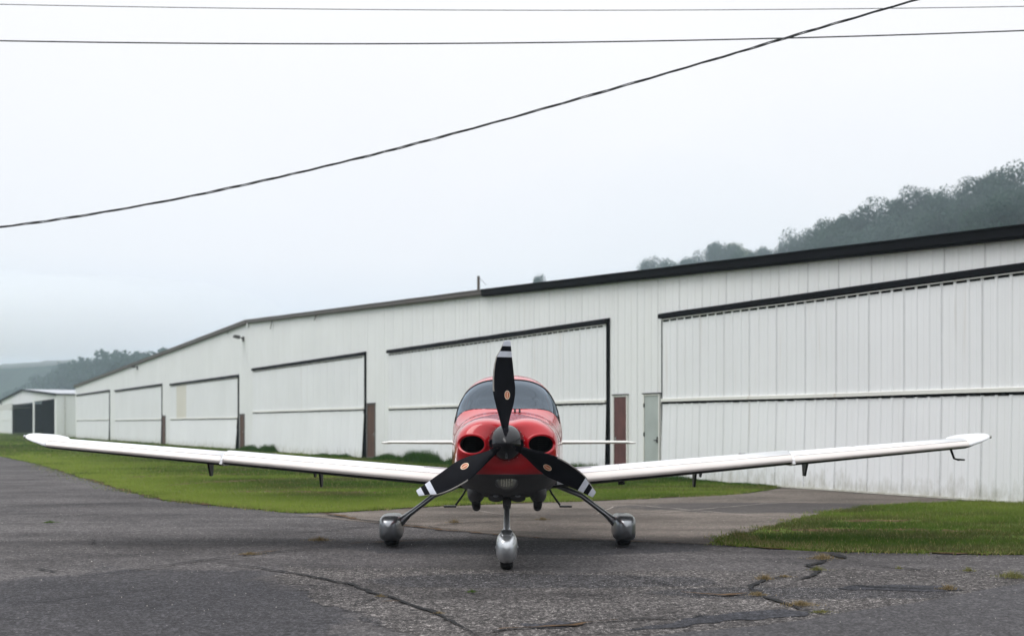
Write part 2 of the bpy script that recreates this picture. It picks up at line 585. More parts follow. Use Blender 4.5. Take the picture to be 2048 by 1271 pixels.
apron = [gp(600, 1031), gp(690, 1024), gp(880, 1012), gp(1013, 1007), gp(1200, 1001), gp(1400, 992), gp(1500, 986), tipA, wl(4, 0.02), wl(sY(1975)[0], .02),
         gp(1900, 1009), gp(1750, 1018), gp(1640, 1034), gp(1540, 1060), gp(1430, 1089), gp(1250, 1082), gp(1100, 1078), gp(900, 1060), gp(760, 1046)]
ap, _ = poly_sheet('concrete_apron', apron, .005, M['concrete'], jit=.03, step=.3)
tag(ap, kind='structure')

newasph = [gp(2048, 1167), gp(1968, 1180), gp(1847, 1203), gp(1760, 1216), gp(1670, 1229), gp(1570, 1246), gp(1448, 1260), gp(1300, 1273), gp(1180, 1290), (.3, 5.6), (.2, 1.5), (12, 1.5), (12, 11.8)]
na, _ = poly_sheet('newer_asphalt', newasph, .0105, M['asphalt_new'], skirt=.006, jit=.03, step=.08)
tag(na, kind='structure')

worn = [gp(560, 1130), gp(700, 1138), gp(900, 1135), gp(1150, 1145), gp(1400, 1140), gp(1700, 1135), gp(2000, 1140), gp(2090, 1160), gp(1960, 1182), gp(1780, 1214), gp(1560, 1247), gp(1300, 1275), (.6, 6.5), (-.6, 6.4),
        gp(800, 1300), gp(730, 1240), gp(690, 1214), gp(600, 1180)]
wo_, _ = poly_sheet('stony_worn_patch', worn, .003, M['asphalt_worn'], jit=.30, step=.07)
tag(wo_, kind='structure')
for k, pts in enumerate([[gp(1400, 1232), gp(1560, 1217), gp(1640, 1224), gp(1600, 1232), gp(1480, 1240), gp(1380, 1252), gp(1250, 1262), gp(1330, 1248)],
                         [gp(1690, 1172), gp(1800, 1168), gp(1900, 1172), gp(1930, 1180), gp(1850, 1184), gp(1760, 1181), gp(1680, 1177)],
                         [gp(1040, 1248), gp(1120, 1240), gp(1170, 1248), gp(1130, 1258), gp(1060, 1260)]]):
    o, _ = poly_sheet('tar_patch', pts, .0075, M['sealer'], jit=.10, step=.04)
    tag(o, kind='structure')


def strip(name, pts, wid, z, mat, jag=.5, seg=.06, wob=.03):
    """narrow ragged strip following the points; a crack or joint"""
    P = [Vector((*p, 0)) for p in pts]
    path = []
    for a, b in zip(P[:-1], P[1:]):
        k = max(1, int((b - a).length / seg))
        path += [a.lerp(b, q / k) for q in range(k)]
    path.append(P[-1])
    Lf, Rt = [], []
    n = len(path)
    for i, p in enumerate(path):
        t = (path[min(i + 1, n - 1)] - path[max(i - 1, 0)]).normalized()
        nn = Vector((-t.y, t.x, 0))
        p = p + nn * wob * (noise.noise(p * 2.1 + Vector((0, 0, z * 900))) * 1.6 + noise.noise(p * 7.0))
        wd = wid * (1 + jag * 1.6 * noise.noise(p * 5.3 + Vector((4, 0, 0)))) * min(1, .2 + 4 * min(i, n - 1 - i) / n)
        Lf.append(p + nn * wd / 2)
        Rt.append(p - nn * wd / 2)
    vs = [(q.x, q.y, z) for q in Lf] + [(q.x, q.y, z) for q in Rt]
    fs = [(i, i + 1, n + i + 1, n + i) for i in range(n - 1)]
    o = MB().add(vs, fs).build(name, mat, flip=False)
    return tag(o, kind='structure')


ZC = .0155
cr = [
    ([(430, 1125), (560, 1143), (700, 1168), (740, 1186), (800, 1202), (870, 1226), (920, 1252), (965, 1275)], .030),
    ([(0, 1212), (130, 1198), (250, 1183), (350, 1172)], .014),
    ([(60, 1137), (85, 1141), (112, 1146)], .02),
    ([(120, 1158), (240, 1146), (380, 1124), (480, 1112), (590, 1101), (700, 1091), (820, 1083)], .022),
    ([(0, 1137), (90, 1142), (190, 1151)], .01),
    ([(1700, 1127), (1735, 1131), (1800, 1137), (1875, 1146)], .026),
    ([(1672, 1169), (1740, 1175), (1830, 1177), (1900, 1180)], .020),
    ([(1660, 1108), (1690, 1117)], .07),
    ([(1655, 1120), (1615, 1131), (1640, 1141), (1628, 1153), (1590, 1162)], .05),
    ([(1585, 1152), (1540, 1158), (1500, 1172), (1510, 1188), (1550, 1203), (1600, 1218), (1660, 1228)], .036),
    ([(930, 1270), (1050, 1258), (1200, 1243), (1380, 1236), (1440, 1229)], .020),
    ([(0, 1014), (180, 1008), (330, 1003)], .05), ([(0, 1035), (120, 1032), (250, 1026)], .04),
    ([(0, 954), (90, 953), (150, 951)], .08),
    ([(560, 1066), (640, 1062), (690, 1058), (740, 1052)], .03),
    ([(640, 1028), (690, 1036), (760, 1044), (860, 1054), (930, 1062)], .035),
    ([(860, 1052), (930, 1046), (1010, 1043), (1090, 1040)], .03),
    ([(1180, 1143), (1260, 1152), (1350, 1172), (1400, 1185)], .012),
]
for pts, wd in cr:
    strip('crack', [gp(*p) for p in pts], wd * 1.35, ZC, M['crack'])
    ZC += .00003
rw = random.Random(5)
for (px, py, a0, ln) in ((260, 1020, .2, 3.0), (60, 1075, -.1, 2.6), (420, 1060, .3, 2.2), (900, 1120, -.5, 1.3), (1120, 1190, .5, 1.2), (1330, 1120, -.2, 1.8),
                         (1850, 1120, .1, 2.2), (1420, 1165, -.9, .9), (700, 1215, .9, .9), (150, 1215, 1.0, 1.1), (540, 1050, -.2, 2.4), (1240, 1215, .1, 1.0), (1780, 1150, -.6, .9)):
    x_, y_ = gp(px, py)
    pl = [(x_, y_)]
    a_ = a0
    for q in range(12):
        a_ += rw.uniform(-.55, .55)
        x_ += math.cos(a_) * ln / 12
        y_ += math.sin(a_) * ln / 12
        pl.append((x_, y_))
    strip('crack', pl, .0105, ZC, M['crack'], .9, .03, .02)
    ZC += .00003
for pts, wd in [([(760, 1046), (900, 1062), (1100, 1079), (1250, 1083), (1430, 1090)], .05),
                ([(700, 1088), (860, 1080)], .06), ([(760, 1205), (800, 1203)], .02), ([(1000, 1262), (1240, 1242)], .04),
                ([(1360, 1186), (1440, 1192), (1500, 1190)], .05), ([(470, 1112), (560, 1102)], .03), ([(640, 1026), (720, 1040)], .08)]:
    strip('moss_line', [gp(*p) for p in pts], wd, .0172, M['dirt'], 1.1, .05, .05)
for pts, wd in [([(1255, 1009), (1340, 1016), (1430, 1024), (1560, 1037)], .035), ([(1240, 1032), (1380, 1020), (1520, 1008), (1600, 1003)], .03),
                ([(1440, 998), (1560, 1003), (1700, 1006)], .03), ([(950, 1020), (1010, 1030), (1060, 1032)], .03), ([(1190, 1030), (1230, 1012)], .03)]:
    strip('pale_joint', [gp(*p) for p in pts], wd, .009, M['joint'], .6, .2, .02)

# ------------------------------------------------------------------ hangar
ANG = math.atan2(D.y, D.x)
hang = empty('hangar', (P0.x, P0.y, 0), ANG)
tag(hang, 'long white ribbed-metal hangar behind the aeroplane, six closed doors and black roof edge', 'hangar')

roof_pts = [(-10, 4.72), (-.86, 5.16), (20.6, 6.17), (49.7, 7.42), (114.0, 5.60)]


def roofz(s):
    return float(np.interp(s, [p[0] for p in roof_pts], [p[1] for p in roof_pts]))


RIB = .32
doors = []                       # (s0, s1, header z, seam z, lower kick)
for (pl, pr, hz, sz, kick) in [(1327, 2650, 4.42, 2.12, .06), (780, 1218, 4.50, 2.15, .05), (508, 732, 4.57, 2.17, .11),
                               (343, 478, 4.34, 1.87, .14), (232, 325, 4.44, 1.86, .05), (155, 220, 4.55, 1.92, .05)]:
    a, b = sY(pr)[0], sY(pl)[0]
    doors.append((a, b, hz, sz, kick))
pdoors = []                      # personnel doors
for (pl, pr, pt, mt, sd) in [(1228, 1257, 789.5, 'door_red', 1), (1288.5, 1321.5, 787, 'door_grey', 0), (735.5, 751.5, 806.5, 'door_brown', 0), (481, 489.5, 828, 'door_brown', 0), (324, 331.5, 831, 'door_brown', 0)]:
    a, b = sY(pr)[0], sY(pl)[0]
    pdoors.append((a, b, zpx((pl + pr) / 2, pt), mt, sd))

SLOT = .96


def profile(s0, s1, depth=.015):
    """ribbed cross-section between two positions along the wall"""
    cs = [(s0, 0.0)]
    k0 = int(math.floor(s0 / RIB)) - 1
    for k in range(k0, int(s1 / RIB) + 2):
        c = k * RIB
        for ds, dp in ((-.040, 0), (-.018, depth), (.018, depth), (.040, 0), (.125, 0), (.135, .005), (.150, .005), (.160, 0)):
            if s0 + .002 < c + ds < s1 - .002:
                cs.append((c + ds, dp))
    cs.append((s1, 0.0))
    return cs


def siding(s0, s1, zb, zt, y, name, mat, parent, y2=None, sh=.0):
    """one metal sheet; zb/zt functions or numbers, y outwards at the top, y2 at the bottom"""
    y2 = y if y2 is None else y2
    cs = profile(s0 + .002, s1 - .002)
    ft = zt if callable(zt) else (lambda s: zt)
    fb = zb if callable(zb) else (lambda s: zb)
    v = [(s, y2 + dp, fb(s)) for s, dp in cs] + [(s, y + dp, ft(s)) for s, dp in cs]
    n = len(cs)
    b = MB()
    b.add(v, [(i, i + n, i + n + 1, i + 1) for i in range(n - 1)])
    # lap edge gives the sheet thickness at its far side
    return b.build(name, mat, parent, flip=False)


# wall columns and openings
cuts = {-10.0, 114.0}
for a, b, *_ in doors:
    cuts |= {a, b}
for a, b, *_ in pdoors:
    cuts |= {a, b}
cuts = sorted(c for c in cuts if -10 <= c <= 114)
for c0, c1 in zip(cuts[:-1], cuts[1:]):
    mid = (c0 + c1) / 2
    bot = 0.0
    for a, b, hz, *_ in doors:
        if a <= mid <= b:
            bot = hz
    for a, b, hz, *_ in pdoors:
        if a <= mid <= b:
            bot = hz
    edges = [c0] + [k * SLOT for k in range(int(math.ceil(c0 / SLOT + .12)), int(math.floor(c1 / SLOT - .12)) + 1)] + [c1]
    for e0, e1 in zip(edges[:-1], edges[1:]):
        siding(e0, e1, bot + .0, lambda s: roofz(s) - .12, random.uniform(-.002, .002), 'cladding_panel', M['siding'], hang)

# backing slab (frame and liner) behind the sheets
b = MB()
ss = [p[0] for p in roof_pts]
fr = [(s, -.06, roofz(s) - .16) for s in ss]
ba = [(s, -.20, roofz(s) - .16) for s in ss]
fr0 = [(s, -.06, -.05) for s in ss]
ba0 = [(s, -.20, -.05) for s in ss]
for i in range(len(ss) - 1):
    b.hexa([fr0[i + 1], fr0[i], ba0[i], ba0[i + 1], fr[i + 1], fr[i], ba[i], ba[i + 1]])
b.build('frame_backing', M['gap_black'], hang)
# end walls and rear wall
for s_, sgn in ((-10, -1), (114, 1)):
    zt = roofz(s_) - .12
    cs = [(y, dp) for y, dp in profile(-26, -.05)]
    v = [(s_ + sgn * dp, y, 0) for y, dp in cs] + [(s_ + sgn * dp, y, zt) for y, dp in cs]
    n = len(cs)
    MB().add(v, [(i, i + n, i + n + 1, i + 1) for i in range(n - 1)]).build('end_wall', M['siding'], hang, flip=False)
MB().box(-10, 114, -26.2, -26.05, 0, 4.6).build('rear_wall', M['siding'], hang)
# roof
b = MB()
for i in range(len(ss) - 1):
    a0, a1 = ss[i], ss[i + 1]
    z0, z1 = roofz(a0), roofz(a1)
    b.hexa([(a0, -26.4, z0 - .06), (a1, -26.4, z1 - .06), (a1, .10, z1 - .06), (a0, .10, z0 - .06),
            (a0, -26.4, z0 - .01), (a1, -26.4, z1 - .01), (a1, .10, z1 - .01), (a0, .10, z0 - .01)])
b.build('roof', M['roof_silver'], hang)


def fascia(s0, s1, mat, name, h=.24, d=.16):
    b = MB()
    n = max(1, int((s1 - s0) / 2.0))
    pts = [s0 + (s1 - s0) * i / n for i in range(n + 1)]
    prof = [(.0, -h), (d * .75, -h), (d * .80, -h + .03), (d, -h + .05), (d, -.05), (d + .03, -.03), (d + .03, 0.0), (0, .012)]
    rings = [[(s, .035 + y, roofz(s) + z + .004 * math.sin(s * 1.7)) for y, z in prof] for s in pts]
    b.rings(rings)
    return b.build(name, mat, hang)


fascia(-10, 20.6, M['black_trim'], 'fascia', .25, .18)
fascia(20.603, 49.55, M['brown_trim'], 'fascia', .21, .15)['label'] = 'brown fascia length left of the black one'
fascia(49.75, 114.05, M['brown_trim'], 'fascia', .23, .15)['label'] = 'brown fascia sloping down to the far end'
MB().box(49.56, 49.74, .0, .12, roofz(49.7) - .42, roofz(49.7) - .1).build('ridge_cap', M['siding'], hang)
# loose strips hanging under the fascia
for px, py, ln in ((545, 650, .45), (633, 636, .25), (458, 665, .2)):
    s, _ = sY(px)
    z = roofz(s) - .2
    MB().hexa([(s, .10, z - ln), (s + .05, .10, z - ln), (s + .06, .12, z - ln), (s, .12, z - ln), (s - .35, .10, z), (s - .2, .10, z), (s - .2, .12, z), (s - .35, .12, z)]).build('loose_flashing', M['brown_trim'], hang)
# vent stub on the roof and its cap
s, _ = sY(1988)
b = MB()
b.tube([(s, -.9, roofz(s) - .05), (s, -.9, roofz(s) + .16)], .045, 10)
b.tube([(s, -.9, roofz(s) + .14), (s, -.9, roofz(s) + .19)], [.065, .05], 10)
b.build('vent_pipe', M['brown_trim'], hang)

# big doors
for di, (a, b_, hz, sz, kick) in enumerate(doors):
    dr = MB()
    Y0 = .075
    # steel frame behind the door skin: reads as the dark edge of the thick leaf
    dr.box(a + .03, a + .13, .0, Y0 - .004, .03, hz - .10)
    dr.box(b_ - .10, b_ - .03, .0, Y0 - .03, .03, hz - .10)
    dr.box(a + .03, b_ - .03, -.055, -.03, .02, hz - .02)
    # kicked-out lower edge
    dr.hexa([(a + .03, -.0, .03), (a + .12, -.0, .03), (a + .12, Y0 + kick - .004, .03), (a + .03, Y0 + kick - .004, .03),
             (a + .03, -.0, sz), (a + .12, -.0, sz), (a + .12, Y0 - .004, sz), (a + .03, Y0 - .004, sz)])
    dobj = dr.build('hangar_door', M['gap_black'], hang)
    edges = [a + .04] + [k * SLOT for k in range(int(math.ceil(a / SLOT + .15)), int(math.floor(b_ / SLOT - .15)) + 1)] + [b_ - .05]
    for e0, e1 in zip(edges[:-1], edges[1:]):
        odd = di == 3 and e0 > sY(372)[0] - .6 and e1 < sY(355)[0] + .9
        siding(e0, e1, sz + .05, hz - .13, Y0, 'door_panel', M['siding_odd'] if odd else M['siding_door'], dobj)
        siding(e0, e1, .045, sz - .085, Y0, 'door_panel', M['siding_door'], dobj, y2=Y0 + kick)
    # seam rail with black strips painting the shaded gap under it, and the top trim
    for nm, z1, z0, dd in (('seam_rail', sz + .06, sz - .035, .050), ('top_trim', hz - .10, hz - .135, .045)):
        rb = MB()
        n = max(2, int((b_ - a) / 1.5))
        rr = []
        for i in range(n + 1):
            s = a + .035 + (b_ - a - .08) * i / n
            wz = .006 * math.sin(s * 3.1 + di)
            rr.append([(s, Y0 - .01, z0 + wz), (s, Y0 + dd, z0 + wz), (s, Y0 + dd, z1 - .02 + wz), (s, Y0 - .01, z1 + wz)])
        rb.rings(rr)
        rb.build(nm, M['trim_white'], dobj)
    for z1, z0 in ((sz - .036, sz - .098), (hz - .136, hz - .185)):
        rb = MB()
        for k in range(int(a / RIB) - 1, int(b_ / RIB) + 2):
            q0, q1 = k * RIB + .042, (k + 1) * RIB - .042
            if q0 > a + .04 and q1 < b_ - .04:
                rb.box(q0, q1, Y0 - .005, Y0 + .012, z0 + random.uniform(0, .012), z1 - random.uniform(0, .006))
        tag(rb.build('shade_gap_strip', M['gap_black'], dobj), kind='stuff')  # black boxes between the ribs stand in for shade below the rails
    rb = MB()
    rb.box(a + .05, b_ - .06, Y0 + kick - .01, Y0 + kick + .036, .015, .055)
    rb.build('bottom_trim', M['trim_white'], dobj)
    # header track and jambs
    hb = MB()
    rr = []
    n = max(2, int((b_ - a) / 1.2))
    for i in range(n + 1):
        s = a - .06 + (b_ - a + .12) * i / n
        wz = .004 * math.sin(s * 2.3 + di * 2)
        rr.append([(s, .0, hz - .085 + wz), (s, .15, hz - .085 + wz), (s, .15, hz + .02 + wz), (s, .11, hz + .05 + wz), (s, .0, hz + .065 + wz)])
    hb.rings(rr)
    hb.build('door_header', M['black_trim'], hang)
    for q0, q1 in ((a - .055, a + .012), (b_ - .012, b_ + .04)):
        MB().box(q0, q1, .0, .045, .0, hz - .1).build('door_jamb', M['black_trim'], hang)
# odd paler/darker door sheet on the fourth door from the front
# personnel doors
for i, (a, b_, hz, mt, sd) in enumerate(pdoors):
    d = MB().box(a + .05, b_ - .05, -.01, .028, .10, hz - .05).build('side_door', M[mt], hang, bevel=.004)
    if mt == 'door_red':
        d['label'] = 'faded red-brown door'
    elif mt == 'door_grey':
        d['label'] = 'pale grey door beside the nearest big door'
    f = MB()
    f.box(a, a + .05, -.02, .05, 0, hz)
    f.box(b_ - .05, b_, -.02, .05, 0, hz)
    f.box(a + .05, b_ - .05, -.02, .048, hz - .05, hz)
    f.box(a + .05, b_ - .05, -.02, .06, .02, .10)
    f.build('door_frame', M['brown_trim'] if mt == 'door_brown' else M['trim_white'], d)
    MB().box(a - .02, b_ + .02, .0, .07, hz, hz + .025).build('drip_cap', M['black_trim'], d)
    hs_ = b_ - .12 if sd else a + .12
    k = MB()
    k.tube([(hs_, .028, 1.05), (hs_, .075, 1.05)], .022, 10)
    k.tube([(hs_, .07, 1.05), (hs_ + (.11 if not sd else -.11), .07, 1.045)], .013, 8)
    k.box(hs_ - .03, hs_ + .03, .028, .034, .98, 1.14)
    k.build('door_handle', M['black_metal'] if mt == 'door_grey' else M['handle'], d)
    if mt == 'door_grey':
        for hz_ in (.35, 1.15, 1.95):
            MB().box(b_ - .055, b_ - .035, .028, .06, hz_, hz_ + .11).build('hinge', M['black_metal'], d)

# wall flood lamps
for (px, py, lab, sc) in ((488, 677, 'dark floodlight high on the hangar wall just below the roof ridge', 1.0),
                          (276, 735, 'small dark floodlight under the sloping brown roof edge, far part of hangar', .95)):
    s, Y = sY(px)
    z = zpx(px, py)
    t = empty('wall_lamp', (*wl(s, .0), z), ANG)
    tag(t, lab, 'lamp', 'floodlights on the hangar wall')
    b = MB()
    b.box(-.11, .11, .005, .09, -.16, .12)
    b.build('mounting_box', M['lamp_grey'], t, bevel=.01)
    b = MB()
    b.tube([(0, .09, .02), (0, .3, .08)], .035, 8)
    b.build('arm', M['lamp_grey'], t)
    b = MB()
    b.hexa([(-.18, .28, -.02), (.18, .28, -.02), (.2, .62, .06), (-.2, .62, .06), (-.16, .26, .16), (.16, .26, .16), (.15, .58, .20), (-.15, .58, .20)])
    b.build('lamp_head', M['lamp_grey'], t, bevel=.015)

# ------------------------------------------------------------------ second hangar, far left
S2 = 128.4
h2o = P0 + D * S2
h2 = empty('hangar', (h2o.x, h2o.y, 0), ANG)
tag(h2, 'distant low white hangar at far left with open dark bays and a raised folding door', 'hangar')
r2 = [(0, 5.10), (34.5, 6.5), (71, 5.4)]


def rz2(s):
    return float(np.interp(s, [p[0] for p in r2], [p[1] for p in r2]))


def sec2(a, c, zb, zt, name='cladding_panel', y=0.0, mat='siding'):
    n = max(1, round((c - a) / 1.92))
    for i in range(n):
        siding(a + (c - a) * i / n, a + (c - a) * (i + 1) / n, zb, zt, y, name, M[mat], h2)


top2 = lambda s: rz2(s) - .12
sec2(0, 1.7, 0, top2)
sec2(1.7, 21, 4.45, top2)
sec2(21, 23, 0, top2)
sec2(23, 46.5, 4.45, top2)
sec2(46.5, 48.5, 0, top2)
sec2(48.5, 68, 4.45, top2)
sec2(68, 71, 0, top2)
sec2(48.5, 68, .05, 2.1, 'door_panel', .07, 'siding_door')
sec2(48.5, 68, 2.18, 4.45, 'door_panel', .07, 'siding_door')
MB().box(48.4, 68.1, .06, .13, 2.1, 2.19).build('seam_rail', M['trim_white'], h2)
MB().box(48.4, 68.1, .0, .12, 4.42, 4.58).build('door_header', M['black_trim'], h2)
MB().box(1.6, 21.1, -.1, .05, 4.40, 4.50).build('door_header', M['black_trim'], h2)
MB().box(46.4, 46.7, .0, .2, 0, 4.5).build('door_post', M['lamp_grey'], h2)
# side wall facing the camera
cs = profile(-30, 0)
v = [(-dp, y, 0) for y, dp in cs] + [(-dp, y, rz2(0) - .15) for y, dp in cs]
n = len(cs)
MB().add(v, [(i, i + n, i + n + 1, i + 1) for i in range(n - 1)]).build('end_wall', M['siding'], h2, flip=False)
MB().box(-.12, -.02, -1.0, -.85, 0, 5.0).build('downpipe', M['post_white'], h2)
MB().box(-.16, .0, -30, .1, 4.93, 5.05).build('gutter', M['black_trim'], h2)
b = MB()
for (a0, z0), (a1, z1) in zip(r2[:-1], r2[1:]):
    b.hexa([(a0, -30, z0 - .06), (a1, -30, z1 - .06), (a1, .1, z1 - .06), (a0, .1, z0 - .06), (a0, -30, z0), (a1, -30, z1), (a1, .1, z1), (a0, .1, z0)])
b.build('roof', M['roof_silver'], h2)
b = MB()
for (a0, z0), (a1, z1) in zip(r2[:-1], r2[1:]):
    b.hexa([(a0, .1, z0 - .24), (a1, .1, z1 - .24), (a1, .26, z1 - .24), (a0, .26, z0 - .24), (a0, .1, z0 + .02), (a1, .1, z1 + .02), (a1, .26, z1 + .02), (a0, .26, z0 + .02)])
b.build('fascia', M['black_trim'], h2)
b = MB()
b.box(.2, 70.8, -24, -23.8, 0, 5.0)
b.box(70.6, 70.8, -24, -.1, 0, 5.0)
b.box(.15, .3, -24, -.1, 0, 4.9)
b.box(21.9, 22.1, -23, -1.0, 0, 4.9)
b.build('interior_walls', M['inside'], h2)
# raised folding door above the second bay
fd = MB()
fd.hexa([(23.2, .1, 4.15), (46.3, .1, 4.15), (46.3, 2.5, 3.95), (23.2, 2.5, 3.95), (23.2, .1, 4.30), (46.3, .1, 4.30), (46.3, 2.5, 4.12), (23.2, 2.5, 4.12)])
fd.build('folding_door_upper_leaf', M['lamp_grey'], h2)
fd = MB()
fd.hexa([(23.2, .15, 3.70), (46.3, .15, 3.70), (46.3, 2.45, 3.72), (23.2, 2.45, 3.72), (23.2, .15, 3.80), (46.3, .15, 3.80), (46.3, 2.45, 3.82), (23.2, 2.45, 3.82)])
fd.build('folding_door_lower_leaf', M['lamp_grey'], h2)
MB().box(23.1, 46.4, 2.5, 2.62, 3.50, 4.28).build('folding_door_edge', M['post_white'], h2)
# floodlight on its gable
t = empty('wall_lamp', (*wl(S2 + 66, .0), zpx(6, 803) - .2), ANG)
tag(t, 'tiny dark floodlight on the gable of the distant white hangar at left edge', 'lamp', 'floodlights on the hangar wall')
MB().box(-.2, .2, .0, .15, -.2, .2).build('mounting_box', M['lamp_grey'], t)
MB().box(-.3, .3, .15, .7, .0, .25).build('lamp_head', M['lamp_grey'], t)

# ------------------------------------------------------------------ utility pole behind the hangar
px, Y = 957, 62.0
X = (px - 1024) / F_ * Y
t = empty('utility_pole', (X, Y, 0))
tag(t, 'dark wooden utility pole top sticking up behind the hangar roof', 'utility pole')
MB().tube([(0, 0, -.1), (0, 0, HC + (HY - 552) / F_ * Y)], [.12, .075], 12).build('pole', M['wood_pole'], t, smooth=True)
b = MB()
zt = HC + (HY - 556) / F_ * Y
b.tube([(.05, 0, zt), (.42, 0, zt - .36)], .012, 6)
b.build('guy_bracket', M['cable_alu'], t)

# ------------------------------------------------------------------ overhead wires
def wire_pts(px, Ya, Yb=None, ext=6.0):
    """points through pixel positions on a vertical plane at given depths"""
    Yb = Yb or Ya
    xs = np.array([p[0] for p in px], float)
    ys = np.array([p[1] for p in px], float)
    co = np.polyfit(xs - 1024, ys, 2 if len(px) < 6 else 3)
    xx = np.linspace(-900, 2950, 260)
    yy = np.polyval(co, xx - 1024)
    YY = Ya + (Yb - Ya) * (xx / 2048)
    return [((x - 1024) / F_ * q, q, HC + (HY - y) / F_ * q) for x, y, q in zip(xx, yy, YY)]


p = wire_pts([(0, 9), (500, 17), (1000, 20.5), (1500, 20), (2048, 13)], 24.0)
tag(MB().tube(p, .008, 6, caps=False).build('overhead_wire', M['cable'], smooth=True), 'thin topmost wire running level across the sky', 'wire', 'overhead wires')
p = wire_pts([(0, 82), (500, 87), (1000, 86), (1500, 79), (2048, 61)], 22.0)
tag(MB().tube(p, .0135, 8, caps=False).build('overhead_wire', M['cable'], smooth=True), 'thicker black wire just below the thin top one', 'wire', 'overhead wires')
p = wire_pts([(0, 452), (200, 429), (500, 367), (800, 292), (1000, 243), (1200, 185), (1500, 98), (1700, 41), (1825, 0)], 19.0, 17.0)
P = [Vector(q) for q in p]
# resample densely and twist strands
cum = [0]
for q0, q1 in zip(P[:-1], P[1:]):
    cum.append(cum[-1] + (q1 - q0).length)
L = cum[-1]
ts = np.arange(0, L, .05)
PX = np.interp(ts, cum, [q.x for q in P])
PY = np.interp(ts, cum, [q.y for q in P])
PZ = np.interp(ts, cum, [q.z for q in P])
t = empty('overhead_wire', tuple(P[0]))
tag(t, 'twisted black service cable slanting up across the sky to the right', 'wire', 'overhead wires')
for k in range(3):
    pts = []
    for i, s in enumerate(ts):
        a = 2 * math.pi * (s / 1.8 + k / 3) + .8 * math.sin(s * .9)
        rr = .0125 + .003 * math.sin(s * 2.1 + k)
        pts.append((PX[i] + 0 - P[0].x, PY[i] + rr * math.cos(a) - P[0].y, PZ[i] + rr * math.sin(a) - P[0].z))
    MB().tube(pts, .0088 if k else .007, 6, caps=False).build('cable_strand', M['cable'] if k else M['cable_alu'], t, smooth=True)

# ------------------------------------------------------------------ wooded ridge
def ridge(Y):                        # the ridge runs parallel to the hangars
    return 62 - .545 * (Y - 140) if Y < 240 else 7.5 - .60 * (Y - 240)


outl = [(0, 700), (900, 600), (1000, 580), (1060, 560), (1078, 548), (1100, 560), (1200, 560), (1270, 540), (1310, 513), (1360, 504), (1400, 510), (1420, 490), (1450, 476), (1500, 474), (1530, 480),
        (1552, 505), (1575, 462), (1610, 455), (1660, 455), (1668, 425), (1700, 412), (1750, 405), (1800, 396), (1840, 382), (1860, 370), (1900, 374), (1930, 345), (1990, 330), (2020, 323), (2060, 330), (2200, 300), (2600, 240)]


def out_y(px):
    return float(np.interp(px, [p[0] for p in outl], [p[1] for p in outl]))


# terrain under the trees
V, Fc = [], []
ys = np.concatenate([np.linspace(60, 300, 40), np.linspace(310, 1150, 60)])
offs = [-46, -34, -22, -10, 0, 14, 40, 90]
hts = [-.5, 4, 12, 18, 20, 21, 26, 40]
for i, Y in enumerate(ys):
    for j, (of, hh) in enumerate(zip(offs, hts)):
        x = ridge(Y) + of * 1.05
        k = 1.0 if Y > 105 else max(0.0, (Y - 60) / 45)
        V.append((x, Y + of * .55 * (0 if Y < 100 else 1), (hh + 2 * noise.noise(Vector((x * .05, Y * .05, 0)))) * (.95) * k - .1))
nj = len(offs)
for i in range(len(ys) - 1):
    for j in range(nj - 1):
        Fc.append((i * nj + j, i * nj + j + 1, (i + 1) * nj + j + 1, (i + 1) * nj + j))
o = nmesh('wooded_ridge', V, Fc, M['hill'], smooth=True)
tag(o, kind='structure')


def crown_mesh(name, seed, lobes, ncards, size, squash=1.0, mat='leaf'):
    """leaf-clump cards gathered in lobes; crown of radius about 1 around the origin"""
    rg = np.random.default_rng(seed)
    cen, rad = [], []
    for i in range(lobes):
        u = rg.normal(size=3)
        u /= np.linalg.norm(u)
        q = .62 * rg.random() ** .4
        c = u * q
        c[2] = c[2] * squash + .05
        cen.append(c)
        rad.append(rg.uniform(.22, .44))
    cen = np.array(cen)
    rad = np.array(rad)
    which = rg.integers(0, lobes, ncards)
    u = rg.normal(size=(ncards, 3))
    u /= np.linalg.norm(u, axis=1)[:, None]
    rr = rg.random(ncards) ** .33
    p = cen[which] + u * (rad[which] * (rr * 1.08))[:, None]
    nrm = u + rg.normal(size=(ncards, 3)) * .30
    nrm /= np.linalg.norm(nrm, axis=1)[:, None]
    a = np.cross(nrm, rg.normal(size=(ncards, 3)))
    a /= np.linalg.norm(a, axis=1)[:, None]
    bb = np.cross(nrm, a)
    sz = size * rg.uniform(.5, 1.4, ncards)[:, None]
    a, bb = a * sz, bb * sz * .7
    V = np.stack([p - a, p + bb * .9, p + a, p - bb], 1).reshape(-1, 3)
    Fc = np.arange(ncards * 4).reshape(-1, 4)
    me_o = nmesh(name, V, Fc, M[mat])
    me = me_o.data
    bpy.data.objects.remove(me_o)
    return me


crowns = [crown_mesh('crown', 11 + i, 11 + 2 * i, 12000, .033, sq) for i, sq in enumerate((1.0, 1.15, .85, 1.05))]
crown_light = crown_mesh('crown', 31, 14, 12000, .033, .9, 'leaf_light')


def trunk_mesh(seed):
    rg = random.Random(seed)
    b = MB()
    b.tube([(0, 0, -2), (.1, .05, .0), (.0, .1, 2.5), (.15, 0, 5.2)], [.40, .32, .26, .12], 8)
    for k in range(6):
        a = rg.uniform(0, 6.28)
        z0 = rg.uniform(1.6, 4.2)
        l_ = rg.uniform(1.6, 3.0)
        b.tube([(0, 0, z0), (math.cos(a) * l_ * .5, math.sin(a) * l_ * .5, z0 + l_ * .5), (math.cos(a) * l_, math.sin(a) * l_, z0 + l_ * 1.1)], [.13, .08, .03], 6)
    me_o = b.build('trunk', M['bark'])
    me = me_o.data
    bpy.data.objects.remove(me_o)
    return me


trunks = [trunk_mesh(i) for i in range(3)]


